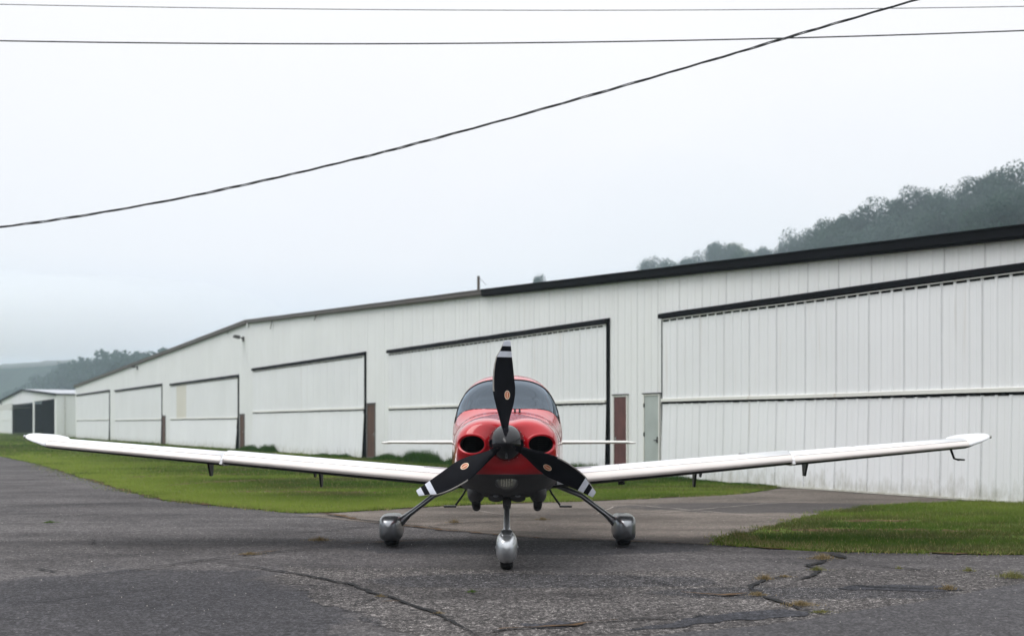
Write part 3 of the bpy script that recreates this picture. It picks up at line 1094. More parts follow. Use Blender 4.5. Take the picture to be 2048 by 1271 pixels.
def tree(x, y, ztop, r, h, idx, label, light=False, group='trees on the wooded ridge'):
    """h = full height; crown takes the upper part"""
    t = empty('broadleaf_tree', (x, y, ztop - h), random.uniform(0, 6.28))
    tag(t, label, 'tree', group)
    tr = bpy.data.objects.new('trunk', trunks[idx % 3])
    link(tr, t)
    tr.scale = (h / 12, h / 12, h / 8.5)
    cr_ = bpy.data.objects.new('crown', crown_light if light else crowns[idx % 4])
    link(cr_, t)
    ch = h * .44
    cr_.location = (0, 0, h - ch * .98)
    cr_.scale = (r, r, ch)
    cr_.rotation_euler = (0, 0, random.uniform(0, 6.28))
    return t


GEN = 'dark grey-green broadleaf tree among others on the misty ridge behind the hangar'
spec = [  # px, outline y, distance, radius m, light, label
    (1078, 549, 236, 3.0, 0, 'lone small misty treetop left of the other ridge trees, beyond the roof'),
    (1298, 525, 205, 3.2, 0, 'small pale tree at the left end of the treeline above the roof'),
    (1352, 503, 200, 5.4, 0, None), (1402, 508, 204, 4.0, 0, None),
    (1438, 484, 190, 4.4, 0, None), (1478, 474, 184, 5.0, 1, 'yellow-green tree amid darker trees, left of the gap in the treeline'), (1518, 482, 186, 4.4, 0, None),
    (1588, 462, 172, 4.0, 0, 'dark tree just right of the gap in the treeline'), (1628, 455, 168, 4.4, 0, None), (1660, 452, 166, 3.6, 0, None),
    (1695, 415, 158, 4.6, 0, 'broad dark round treetop rising where the treeline steps up'), (1745, 404, 155, 5.2, 0, None),
    (1795, 396, 151, 4.6, 0, None), (1838, 384, 148, 3.8, 0, None), (1868, 368, 147, 3.4, 0, 'wispy narrow treetop left of the tallest trees'), (1905, 376, 145, 3.8, 0, None),
    (1948, 352, 141, 4.8, 0, None), (2012, 344, 138, 5.6, 0, 'tallest dark tree at the right edge above the hangar roof'), (2085, 345, 134, 6.0, 0, None), (2170, 332, 132, 6, 0, None), (2270, 290, 128, 6.5, 0, None), (2380, 280, 126, 6.5, 0, None)]
k = 0
for px, y, Y, r, lt, lab in spec:
    x = (px - 1024) / F_ * Y
    z = HC + (HY - y + 7) / F_ * Y
    tree(x, Y, z, r, 13.5, k, lab or GEN, bool(lt))
    k += 1
# rows in front, lower on the slope, filling down to the roof line
for row, (dY, drop) in enumerate(((-9, 26), (-17, 62), (-25, 105), (-32, 150))):
    px = 1290 + row * 26
    while px < 2400:
        f = (px - 1290) / 760
        Y = float(np.interp(px, [1078, 1350, 1600, 1850, 2050, 2400], [236, 200, 171, 148, 137, 126])) + dY * (1 + .3 * random.random())
        yo = out_y(px) + drop * (.35 + .65 * min(1, max(.15, f))) * random.uniform(.85, 1.2)
        roofy = np.interp(px, [972, 2048, 2400], [578, 452, 411])
        if yo < roofy + 6:
            x = (px - 1024) / F_ * Y
            tree(x, Y, HC + (HY - yo) / F_ * Y, random.uniform(3.6, 5.2), 12.5, k, GEN)
            k += 1
        px += random.uniform(42, 64)

# the ridge going away to the left: one mass of far forest
def forest(name, n, fY, card, seed, zf):
    rg = np.random.default_rng(seed)
    Ys = fY(rg.random(n))
    # crowns: cluster centres
    nc = n // 60
    cy = fY(rg.random(nc))
    cx = np.array([zf[0](y) for y in cy]) + rg.uniform(-30, 25, nc)
    cz = np.array([zf[1](y) for y in cy]) - np.abs(rg.normal(size=nc)) * 5 + rg.uniform(-1.5, 1.5, nc)
    cr_ = rg.uniform(3.2, 6.2, nc)
    w_ = rg.integers(0, nc, n)
    u = rg.normal(size=(n, 3))
    u /= np.linalg.norm(u, axis=1)[:, None]
    u[:, 2] = np.abs(u[:, 2]) * 1.2 - .35
    p = np.stack([cx[w_], cy[w_], cz[w_] - cr_[w_]], 1) + u * (cr_[w_] * rg.uniform(.6, 1.0, n))[:, None]
    nr = u + rg.normal(size=(n, 3)) * .5
    nr /= np.linalg.norm(nr, axis=1)[:, None]
    a = np.cross(nr, rg.normal(size=(n, 3)))
    a /= np.linalg.norm(a, axis=1)[:, None]
    bb = np.cross(nr, a)
    sz = card * rg.uniform(.5, 1.4, n)[:, None]
    V = np.stack([p - a * sz, p + bb * sz, p + a * sz, p - bb * sz], 1).reshape(-1, 3)
    o = nmesh(name, V, np.arange(n * 4).reshape(-1, 4), M['leaf'])
    return tag(o, kind='stuff')


def ztop_ridge(Y):
    return float(np.interp(Y, [250, 420, 500, 585, 620, 675, 705, 780, 1000], [24, 27, 35.5, 33.5, 33, 31, 27, 25, 25]))


forest('far_forest', 110000, lambda u: 255 + (u ** 1.3) * 720, .75, 5, (ridge, ztop_ridge))

forest('unseen_tree_belt', 26000, lambda u: -60 + 22 * u, .55, 21, (lambda y: 0 * y, lambda y: 12.5))  # unseen trees behind the camera, added to darken reflections
_o = bpy.data.objects['unseen_tree_belt']
_c = np.empty(len(_o.data.vertices) * 3, np.float32)
_o.data.vertices.foreach_get('co', _c)
_c = _c.reshape(-1, 3)
_c[:, 0] *= 4.2
_o.data.vertices.foreach_set('co', _c.ravel())
_o.data.update()
# far hills beyond, at the left, lost in the mist
for HY0, HT, XL, sd in ((770, 46, -640, 3),):
    V, Fc = [], []
    na, nb = 150, 8
    for i in range(na):
        a = i / (na - 1)
        x = XL + a * 420
        for j in range(nb):
            q = j / (nb - 1)
            h = (HT + HT * .12 * math.sin(a * 6 + sd) + 3.5 * noise.noise(Vector((a * 26, sd, 0))) + 2.4 * noise.noise(Vector((a * 85, sd, 4)))) * math.sin(min(1, q * 1.25) * math.pi / 2)
            V.append((x, HY0 + 150 * q, min(96, h) - .2))
    for i in range(na - 1):
        for j in range(nb - 1):
            Fc.append((i * nb + j, (i + 1) * nb + j, (i + 1) * nb + j + 1, i * nb + j + 1))
    o = nmesh('distant_hill', V, Fc, M['hill'], smooth=True)
    tag(o, kind='structure')

# ------------------------------------------------------------------ haze
b = MB().box(-960, 760, -75, 2000, -1.2, 98)
hz = b.build('haze', M['hill'])
hz.data.materials.clear()
m = bpy.data.materials.new('haze_air')
m.use_nodes = True
m.node_tree.nodes.clear()
ou = m.node_tree.nodes.new('ShaderNodeOutputMaterial')
pv = m.node_tree.nodes.new('ShaderNodeVolumePrincipled')
pv.inputs['Color'].default_value = (.74, .89, 1.0, 1)
pv.inputs['Density'].default_value = .00048
pv.inputs['Anisotropy'].default_value = .2
m.node_tree.links.new(pv.outputs[0], ou.inputs['Volume'])
hz.data.materials.append(m)
tag(hz, kind='stuff')
# low cloud lying on the far hill
mm = bpy.data.materials.new('low_cloud')
mm.use_nodes = True
mm.node_tree.nodes.clear()
ou = mm.node_tree.nodes.new('ShaderNodeOutputMaterial')
pv = mm.node_tree.nodes.new('ShaderNodeVolumePrincipled')
pv.inputs['Color'].default_value = (.97, .98, 1.0, 1)
pv.inputs['Density'].default_value = .009
mm.node_tree.links.new(pv.outputs[0], ou.inputs['Volume'])
mm2 = mm.copy()
mm2.name = 'thin_mist'
for _n in mm2.node_tree.nodes:
    if _n.type == 'PRINCIPLED_VOLUME':
        _n.inputs['Density'].default_value = .0042
        _n.inputs['Color'].default_value = (.80, .92, 1.0, 1)
for cx_, cy_, cz_, rx, ry, rz_ in ((-335, 690, 64, 150, 55, 30), (-235, 640, 60, 110, 50, 24), (-420, 720, 58, 120, 40, 30), (50, 117, 14, 48, 13, 24), (20, 168, 18, 34, 14, 24)):
    b = MB()
    rg_ = []
    for i in range(15):
        t_ = math.pi * i / 14
        rg_.append([(cx_ + rx * math.cos(t_), cy_ + ry * max(.002, math.sin(t_)) * math.cos(q), cz_ + rz_ * max(.002, math.sin(t_)) * math.sin(q)) for q in [k * 2 * math.pi / 24 for k in range(24)]])
    b.rings(rg_)
    o = b.build('mist_bank', M['hill'])
    o.data.materials.clear()
    o.data.materials.append(mm if cx_ < 0 else mm2)
    tag(o, kind='stuff')

# ------------------------------------------------------------------ aeroplane
AX, OY = -.054, 13.0
air = empty('light_aeroplane', (AX, OY, 0))
tag(air, 'red and white low-wing propeller aeroplane parked nose-on on the asphalt', 'aeroplane')


def pchip(x, y, q):
    x, y = np.asarray(x, float), np.asarray(y, float)
    h = np.diff(x)
    d = np.diff(y) / h
    m = np.zeros_like(y)
    for i in range(1, len(x) - 1):
        if d[i - 1] * d[i] > 0:
            w1, w2 = 2 * h[i] + h[i - 1], h[i] + 2 * h[i - 1]
            m[i] = (w1 + w2) / (w1 / d[i - 1] + w2 / d[i])
    m[0], m[-1] = d[0], d[-1]
    i = np.clip(np.searchsorted(x, q) - 1, 0, len(h) - 1)
    t = (q - x[i]) / h[i]
    return ((1 + 2 * t) * (1 - t) ** 2 * y[i] + t * (1 - t) ** 2 * h[i] * m[i] + t * t * (3 - 2 * t) * y[i + 1] + t * t * (t - 1) * h[i] * m[i + 1])


FT = np.array([  # Y, half width, z top, z bottom, z of max width, exponent, subdivisions
    (11.345, .10, 1.40, 1.20, 1.30, 2.0, 3), (11.347, .20, 1.475, 1.12, 1.30, 2.1, 14), (11.360, .34, 1.495, 1.05, 1.29, 2.3, 16), (11.395, .435, 1.515, 1.0, 1.28, 2.5, 16),
    (11.46, .487, 1.530, .955, 1.26, 2.6, 10), (11.57, .515, 1.545, .90, 1.25, 2.6, 12), (11.8, .54, 1.565, .80, 1.22, 2.7, 16), (12.2, .565, 1.59, .715, 1.19, 2.8, 18),
    (12.58, .59, 1.612, .675, 1.16, 2.9, 16), (12.80, .605, 1.665, .67, 1.15, 3.0, 16), (13.1, .625, 1.80, .665, 1.15, 3.0, 18), (13.45, .645, 1.965, .665, 1.15, 2.9, 20),
    (13.85, .655, 2.055, .66, 1.15, 2.8, 20), (14.3, .655, 2.085, .66, 1.15, 2.8, 18), (14.9, .62, 2.04, .68, 1.16, 2.7, 12), (15.7, .50, 1.86, .77, 1.2, 2.5, 8),
    (16.7, .33, 1.64, .90, 1.23, 2.3, 6), (17.8, .20, 1.50, 1.03, 1.26, 2.1, 5), (18.9, .09, 1.42, 1.12, 1.28, 2.0, 1), (19.1, .02, 1.32, 1.24, 1.28, 2.0, 0)])
uu = []
for i in range(len(FT) - 1):
    k = int(FT[i][6])
    uu += [i + q / k for q in range(k)]
uu.append(len(FT) - 1.0)
uu = np.array(uu)
idx_ = np.arange(len(FT))
cY, cW, cT, cB, cM, cN = [pchip(idx_, FT[:, c], uu) for c in range(6)]
NR = 208
IX, IZ, IA, IB = .338, 1.283, .150, .112      # cooling inlet ellipse


def fus_grid(off=0.0):
    ph = np.arange(NR) / NR * 2 * np.pi
    G = np.zeros((len(uu), NR, 3))
    for i in range(len(uu)):
        c, s = np.cos(ph), np.sin(ph)
        b = np.where(s >= 0, cT[i] - cM[i], cM[i] - cB[i])
        n = cN[i]
        r = 1 / ((np.abs(c) / cW[i]) ** n + (np.abs(s) / b) ** n) ** (1 / n)
        G[i, :, 0] = r * c
        G[i, :, 1] = cY[i]
        G[i, :, 2] = cM[i] + r * s
    x, y, z = G[..., 0], G[..., 1], G[..., 2]
    fr = np.clip((12.6 - y) / 1.1, 0, 1)
    # cheeks of the cowling push forward round each inlet, dip between them at the centre line
    for sg in (-1, 1):
        g = np.exp(-(((x - sg * IX) / .17) ** 2 + ((z - IZ) / .13) ** 2))
        G[..., 1] -= .075 * g * (y < 11.6)
    dip = np.exp(-(x / .11) ** 2) * np.clip((z - 1.38) / .1, 0, 1) * np.clip((12.3 - y) / .5, 0, 1)
    G[..., 2] -= .030 * dip
    lobe = np.exp(-((np.abs(x) - .30) / .14) ** 2) * np.clip((z - 1.36) / .1, 0, 1) * np.clip((12.3 - y) / .6, 0, 1)
    G[..., 2] += .012 * lobe
    return G


G = fus_grid()
du = np.zeros_like(G)
du[1:-1] = G[2:] - G[:-2]
du[0], du[-1] = G[1] - G[0], G[-1] - G[-2]
dv = np.roll(G, -1, 1) - np.roll(G, 1, 1)
NV = np.cross(dv, du)
NV /= np.maximum(np.linalg.norm(NV, axis=2), 1e-9)[..., None]
cen = np.stack([np.zeros(len(uu)), cY, cM], 1)[:, None, :]
sg_ = np.sign(((G - cen) * NV)[..., [0, 2]].sum(-1))[..., None]
NV = NV * np.where(np.median(sg_) < 0, -1, 1)
FV = [tuple(p) for p in G.reshape(-1, 3)]
FN = [tuple(p) for p in NV.reshape(-1, 3)]
FT_ = []
FLIP = float((np.cross(G[120, 31] - G[120, 30], G[121, 31] - G[120, 30]) * NV[120, 30]).sum()) < 0
for i in range(len(uu) - 1):
    for j in range(NR):
        k = (j + 1) % NR
        a, b_, c_, d_ = i * NR + j, i * NR + k, (i + 1) * NR + k, (i + 1) * NR + j
        FT_.append((a, c_, b_) if FLIP else (a, b_, c_))
        FT_.append((a, d_, c_) if FLIP else (a, c_, d_))


def clip(tris, F):
    """cut triangles along F = 0; returns (F<0 side, F>=0 side)"""
    cache, val = {}, {}

    def f(i):
        if i not in val:
            q = F(*FV[i])
            val[i] = q if abs(q) > 1e-7 else 1e-7
        return val[i]

    def cut(i, j):
        k = (i, j) if i < j else (j, i)
        if k not in cache:
            t = f(k[0]) / (f(k[0]) - f(k[1]))
            a, b = FV[k[0]], FV[k[1]]
            na_, nb_ = FN[k[0]], FN[k[1]]
            FV.append(tuple(a[q] + (b[q] - a[q]) * t for q in range(3)))
            FN.append(tuple(na_[q] + (nb_[q] - na_[q]) * t for q in range(3)))
            cache[k] = len(FV) - 1
        return cache[k]
    ins, outs = [], []
    for t in tris:
        s = [f(i) < 0 for i in t]
        if all(s):
            ins.append(t)
        elif not any(s):
            outs.append(t)
        else:
            odd = [q for q in range(3) if s.count(s[q]) == 1][0]
            a, b, c = t[odd], t[(odd + 1) % 3], t[(odd + 2) % 3]
            ab, ac = cut(a, b), cut(a, c)
            one, two = [(a, ab, ac)], [(ab, b, c), (ab, c, ac)]
            if s[odd]:
                ins += one
                outs += two
            else:
                outs += one
                ins += two
    rim = list(cache.values())
    return ins, outs, rim


def smax(*a, k=40.0):
    m = max(a)
    return m + math.log(sum(math.exp(k * (q - m)) for q in a)) / k


def yp(z):                           # windscreen pillar line in side view
    return 13.29 + (z - 1.53) * 1.22


def F_wind(x, y, z):
    if y < 12.6 or y > 14 or z < 1.4:
        return 1.0
    ax = abs(x)
    return smax((12.745 + 1.15 * ax ** 2.2) - y, y - (13.60 + .28 * ax ** 2), (y - (yp(z) - .035)) * .75, 1.49 - z + .3 * max(0, .5 - ax), k=55)


def F_side(x, y, z):
    if abs(x) < .28 or z < 1.3:
        return 1.0
    return smax((yp(z) + .05 - y) * .8, y - 14.12 - (z - 1.6) * .12, 1.50 - z, z - 1.885, k=55)


def F_rear(x, y, z):
    if abs(x) < .25 or z < 1.3:
        return 1.0
    return smax(14.20 + (z - 1.6) * .12 - y, y - 15.05 + (z - 1.55) * .9, 1.50 - z, z - 1.86, k=55)


def F_inlet(x, y, z):
    if y > 11.75:
        return 1.0
    return ((abs(x) - IX) / IA) ** 2 + ((z - IZ) / IB) ** 2 - 1


def F_belly(x, y, z):
    # lower edge of the red paint, sweeping down aft
    return z - (.985 - .10 * max(0, min(1, (y - 12.2) / 2.0)))


def to_mesh(name, tris, mats, mi=None, parent=air, shift=0.0, smooth=True):
    used = sorted({i for t in tris for i in t})
    re = {i: n for n, i in enumerate(used)}
    me = bpy.data.meshes.new(name)
    vs = [tuple(FV[i][q] + FN[i][q] * shift - (OY if q == 1 else 0) for q in range(3)) for i in used]
    me.from_pydata(vs, [], [tuple(re[i] for i in t) for t in tris])
    for m_ in mats:
        me.materials.append(m_)
    if mi:
        me.polygons.foreach_set('material_index', mi)
    me.polygons.foreach_set('use_smooth', [True] * len(me.polygons))
    me.update()
    nn = []
    for i in used:
        v = Vector(FN[i])
        nn.append(v.normalized() if v.length > 1e-6 else Vector((0, 0, 1)))
    me.normals_split_custom_set_from_vertices(nn)
    return link(bpy.data.objects.new(name, me), parent)


wind, rest, rimw = clip(FT_, F_wind)
side, rest, _ = clip(rest, F_side)
rear, rest, _ = clip(rest, F_rear)
hole, rest, rimi = clip(rest, F_inlet)
belly, upper, _ = clip(rest, F_belly)
cabin = [t for t in upper if 12.9 < FV[t[0]][1] < 15.3]
fus = to_mesh('fuselage', upper, [M['red']])
to_mesh('lower_cowling', belly, [M['graphite']])['label'] = 'dark grey underside'
to_mesh('cabin_lining', cabin, [M['lining']], shift=-.022)
to_mesh('windscreen', wind, [M['glass']], shift=-.004)
for nm, lst in (('side_window', side), ('rear_window', rear)):
    for sg in (-1, 1):
        to_mesh(nm, [t for t in lst if FV[t[0]][0] * sg > 0], [M['glass']], shift=-.004)


def order_loop(ids, cx, cz):
    return sorted(ids, key=lambda i: math.atan2(FV[i][2] - cz, FV[i][0] - cx))


# black seal round the windscreen
def seal_tube(rim, rad, name, mat, keep=lambda p: True):
    pass


ids = [i for i in rimw]
cx, cz = 0.0, 1.75
lp = order_loop(ids, cx, cz)
lp = lp[::2]
pts = [Vector((FV[i][0], FV[i][1] - OY, FV[i][2])) + Vector(FN[i]) * .001 for i in lp]
b = MB()
rings = []
n = len(pts)
for i in range(n + 1):
    p = pts[i % n]
    t_ = (pts[(i + 1) % n] - pts[(i - 1) % n]).normalized()
    nn = Vector(FN[lp[i % n]]).normalized()
    sd_ = t_.cross(nn).normalized()
    rings.append([p + nn * .0035 * math.sin(a) + sd_ * .006 * math.cos(a) for a in [k * math.pi / 3 for k in range(6)]])
b.rings(rings, caps=False)
b.build('windscreen_seal', M['rubber'], air, smooth=True)

# inlets: rounded red lip and dark duct with cooling fins behind
for sg in (-1, 1):
    ids = [i for i in rimi if FV[i][0] * sg > 0]
    lp = order_loop(ids, sg * IX, IZ)
    base = [Vector((FV[i][0], FV[i][1] - OY, FV[i][2])) for i in lp]
    c = Vector((sg * IX, 0, IZ))
    rr = []
    for k in range(9):                       # quarter-round lip turning inwards
        a = k / 8 * math.pi * .62
        ring = []
        for p in base:
            d = Vector((p.x - c.x, 0, p.z - c.z)).normalized()
            ring.append(p - d * (.020 * (1 - math.cos(a))) + Vector((0, -.016 * math.sin(a) + .004 * k / 8, 0)))
        rr.append(ring)
    MB().rings(rr, caps=False).build('inlet_lip', M['red'], air, smooth=True)
    rr2 = [[q + Vector((0, dd, 0)) - Vector((q.x - c.x, 0, q.z - c.z)) * kk for q in rr[-1]] for dd, kk in ((0, 0), (.10, .04), (.34, .1))]
    MB().rings(rr2, caps=False).build('inlet_duct', M['duct'], air, smooth=True)
    e = MB()
    yb = 11.72 - OY
    e.box(sg * IX - .15, sg * IX + .15, yb + .02, yb + .05, IZ - .12, IZ + .12)
    e.build('inlet_baffle', M['duct'], air)
    e = MB()
    for q in range(7):
        e.box(sg * (IX + .03) - .05, sg * (IX + .03) + .05, yb - .10, yb + .015, IZ - .075 + q * .022, IZ - .071 + q * .022)
    tag(e.build('cylinder_fins', M['duct'], air), kind='stuff')

# spinner
SY, CZ = 11.19, 1.30
prof = []
for k in range(25):
    t_ = k / 24
    prof.append((.176 * math.cos(t_ * math.pi / 2) ** .80 if t_ < 1 else .0006, 11.275 - .36 * t_ ** .97))
rings = [[(r_ * math.cos(a), y_ - OY, CZ + r_ * math.sin(a)) for a in [q * 2 * math.pi / 56 for q in range(56)]] for r_, y_ in prof]
sp = MB().rings(rings).build('spinner', M['gloss_black'], air, smooth=True)
b = MB()
for q in range(24):
    a = (q + .5) * 2 * math.pi / 24
    b.tube([(.172 * math.cos(a), 11.262 - OY, CZ + .172 * math.sin(a)), (.1785 * math.cos(a), 11.262 - OY, CZ + .1785 * math.sin(a))], .0032, 6)
tag(b.build('screws', M['handle'], sp), kind='stuff')
MB().tube([(0, 11.275 - OY, CZ), (0, 11.335 - OY, CZ)], [.165, .165], 48).build('spinner_backplate', M['duct'], air, smooth=False)

# propeller blades: outline measured from hub, r : (leading edge, trailing edge)
BL = [(.140, -.046, .020), (.175, -.053, .022), (.248, -.0706, .0343), (.321, -.0912, .0554), (.395, -.1098, .0735), (.450, -.122, .081), (.470, -.126, .0843), (.500, -.1300, .0853), (.515, -.1325, .0858),
      (.541, -.1338, .0858), (.614, -.1338, .0775), (.688, -.1294, .0701), (.761, -.1191, .0627), (.832, -.1025, .0545), (.8325, -.1024, .0544), (.889, -.069, .0490), (.8895, -.0688, .0489), (.938, -.0470, .0441), (.9385, -.0468, .0440),
      (.970, -.034, .0415), (.986, -.026, .0395), (.992, -.020, .0340)]


def blade_ring(r, le, te, n=12):
    w_ = te - le
    t = max(0.0, (r - .15) / .84)
    tw = math.radians(np.interp(r, [.15, .22, .3, .6, 1.0], [24, 34, 36, 27, 18]))
    th = np.interp(r, [.15, .22, .3, .6, 1.0], [.062, .048, .030, .017, .007])
    up, lo = [], []
    for k in range(n + 1):
        c = (1 - math.cos(math.pi * k / n)) / 2
        x = le + w_ * c
        y = (c - .40) * w_ * math.tan(tw)
        hh = th * (1.05 * math.sin(math.pi * c ** .8) ** .75 * .5)
        up.append((x, y - hh * 1.25, r))
        lo.append((x, y + hh * .55, r))
    return up + lo[1:-1][::-1]


rings = [blade_ring(*q) for q in BL]
nrg = len(rings[0])
for bi in range(3):
    rot = Matrix.Rotation(bi * 2 * math.pi / 3, 3, 'Y')
    b = MB()
    vs = [tuple(rot @ Vector(p) + Vector((0, SY - OY, CZ))) for rg_ in rings for p in rg_]
    fs, mi = [], []
    for i in range(len(rings) - 1):
        rm = (BL[i][0] + BL[i + 1][0]) / 2
        for j in range(nrg):
            k = (j + 1) % nrg
            fs.append((i * nrg + j, i * nrg + k, (i + 1) * nrg + k, (i + 1) * nrg + j))
            m_ = 1 if (rm > .9385 or .8325 < rm < .889) else 0
            if rm > .505 and (j in (0, 1) or j == nrg - 1):
                m_ = 2
            mi.append(m_)
    fs.append(tuple(range(nrg)))
    mi.append(0)
    fs.append(tuple((len(rings) - 1) * nrg + j for j in range(nrg)))
    mi.append(1)
    b.v, b.f, b.mi = [tuple(v) for v in vs], fs, mi
    bo = b.build('propeller_blade', [M['blade_black'], M['blade_white'], M['edge_metal']], air, smooth=True)
    # maker's oval badge on the front face
    tw = math.radians(np.interp(.465, [.15, .22, .3, .6, 1.0], [24, 34, 36, 27, 18]))
    def face_pt(x, r, lift):
        q = np.interp(r, [q[0] for q in BL], [q[1] for q in BL]), np.interp(r, [q[0] for q in BL], [q[2] for q in BL])
        w_ = q[1] - q[0]
        c = (x - q[0]) / w_
        th = np.interp(r, [.15, .22, .3, .6, 1.0], [.062, .048, .030, .017, .007])
        tt = math.radians(np.interp(r, [.15, .22, .3, .6, 1.0], [24, 34, 36, 27, 18]))
        return Vector((x, (c - .40) * w_ * math.tan(tt) - th * .525 * math.sin(math.pi * c ** .8) ** .75 * 1.25 - lift, r))
    def oval(name, a_, b_, lift, mat, inner=0.0, n=36):
        mb = MB()
        K = 6
        rgs = []
        for q in range(K + 1):
            f = inner + (1 - inner) * q / K
            rgs.append([tuple(rot @ face_pt(.008 + a_ * max(f, .001) * math.cos(g), .465 + b_ * max(f, .001) * math.sin(g), lift) + Vector((0, SY - OY, CZ))) for g in [h * 2 * math.pi / n for h in range(n)]])
        mb.rings(rgs, caps=False)
        return mb.build(name, mat, bo, flip=False)
    oval('badge_rim', .0262, .0440, .0030, M['cream'], .80)
    oval('badge', .0225, .0385, .0024, M['orange'])
    # light script line along the badge
    mb = MB()
    for q in range(7):
        r0 = .465 - .027 + q * .008
        ww = .0042 if q % 2 else .0030
        mb.rings([[tuple(rot @ face_pt(.008 + dx, r0 + dr, .0042) + Vector((0, SY - OY, CZ))) for dx in (-ww, 0, ww)] for dr in (0, .0068)], caps=False, closed=False)
    mb.build('badge_script', M['cream'], bo, flip=False)

# little filler/vent fittings at the foot of the windscreen, cowl seams
for x_ in (.086, .137):
    b = MB()
    zc = 1.622
    b.tube([(x_, 12.58 - OY, zc - .030), (x_, 12.56 - OY, zc + .006)], [.009, .012], 8)
    b.tube([(x_, 12.64 - OY, zc - .01), (x_, 12.63 - OY, zc + .03)], [.008, .011], 8)
    b.build('defrost_vent', M['black_metal'], air)


def surf(Y, z=None, ph=None):
    i = int(np.argmin(np.abs(cY - Y)))
    if ph is not None:
        j = int(round(ph / (2 * math.pi) * NR)) % NR
        return Vector(G[i, j]), Vector(NV[i, j])
    row = G[i]
    js = [j for j in range(NR) if row[j, 0] > 0]
    j = min(js, key=lambda q: abs(row[q, 2] - z))
    return Vector(row[j]), Vector(NV[i, j])


for sg in (-1, 1):
    pts, nn_ = [], []
    for Y in np.linspace(11.50, 12.55, 26):
        p, n_ = surf(Y, 1.275)
        p.z = 1.275
        pts.append(Vector((sg * p.x, p.y - OY, p.z)) + Vector((sg * n_.x, n_.y, n_.z)) * -.0005)
    MB().tube(pts, .0016, 6).build('cowling_seam', M['seam'], air, smooth=True)
pts = []
for k in range(60):
    ph = math.pi * (.06 + .88 * k / 59)
    p, n_ = surf(12.5, ph=ph)
    pts.append(Vector((p.x, p.y - OY, p.z)) + n_ * .0004)
MB().tube(pts, .0018, 6).build('cowling_seam', M['seam'], air, smooth=True)

b = MB()
for k in range(34):
    ph = math.pi * (.05 + .90 * k / 33)
    p, n_ = surf(12.46, ph=ph)
    c_ = Vector((p.x, p.y - OY, p.z))
    b.tube([c_ - n_ * .002, c_ + n_ * .0015], .0042, 6)
for sg in (-1, 1):
    for Y in np.linspace(11.62, 12.40, 10):
        p, n_ = surf(Y, 1.30)
        c_ = Vector((sg * p.x, p.y - OY, p.z))
        n2 = Vector((sg * n_.x, n_.y, n_.z))
        b.tube([c_ - n2 * .002, c_ + n2 * .0015], .0042, 6)
tag(b.build('cowling_fasteners', M['silver'], air), kind='stuff')
# landing light low on the cowling
b = MB()
ly, lz = 11.535 - OY, .912
b.tube([(0, ly + .14, lz), (0, ly - .02, lz)], [.125, .110], 32, flat=.85)
ll = b.build('landing_light', M['graphite'], air, smooth=True)
MB().tube([(0, ly - .012, lz), (0, ly - .028, lz), (0, ly - .036, lz)], [.100, .092, .05], 32, flat=.85).build('lens', M['lens'], ll, smooth=True)
for q in range(5):
    x_ = -.052 + q * .026
    h_ = .055 * math.sqrt(1 - (x_ / .085) ** 2)
    MB().box(x_ - .007, x_ + .007, ly - .0415, ly - .034, lz - h_, lz + h_).build('reflector_bar', M['lens_bar'], ll, bevel=.003)

# belly fairings, exhaust stacks and cooling outlets under the nose
for sg in (-1, 1):
    x0 = sg * .335
    rr = []
    for Y, hw, zt, zb in ((12.02, .02, .80, .76), (12.08, .06, .84, .72), (12.2, .085, .86, .665), (12.4, .092, .86, .625), (12.75, .085, .86, .635), (13.2, .03, .80, .70)):
        rr.append([(x0 + hw * (abs(math.cos(a)) ** .75) * math.copysign(1, math.cos(a)) * (1 - .35 * (math.sin(a) < 0) * abs(math.sin(a)) ** 2), Y - OY, (zt + zb) / 2 + (zt - zb) / 2 * (abs(math.sin(a)) ** .75) * math.copysign(1, math.sin(a))) for a in [q * 2 * math.pi / 24 for q in range(24)]])
    MB().rings(rr).build('exhaust_fairing', M['graphite'], air, smooth=True)
    b = MB()
    b.tube([(x0 - sg * .005, 12.25 - OY, .70), (x0 - sg * .005, 12.36 - OY, .62), (x0 - sg * .005, 12.48 - OY, .585)], [.05, .048, .045], 18)
    b.build('exhaust_pipe', M['black_metal'], air, smooth=True)
    b = MB()
    b.tube([(sg * .115, 12.05 - OY, .745), (sg * .115, 12.3 - OY, .69), (sg * .115, 12.6 - OY, .70)], [.07, .085, .06], 18, flat=.45)
    b.build('cooling_outlet', M['graphite'], air, smooth=True)
    b = MB()
    b.tube([(sg * .115, 12.0 - OY, .735), (sg * .115, 12.06 - OY, .73)], [.03, .024], 12, flat=.5)
    b.build('drain_fitting', M['silver'], air, smooth=True)

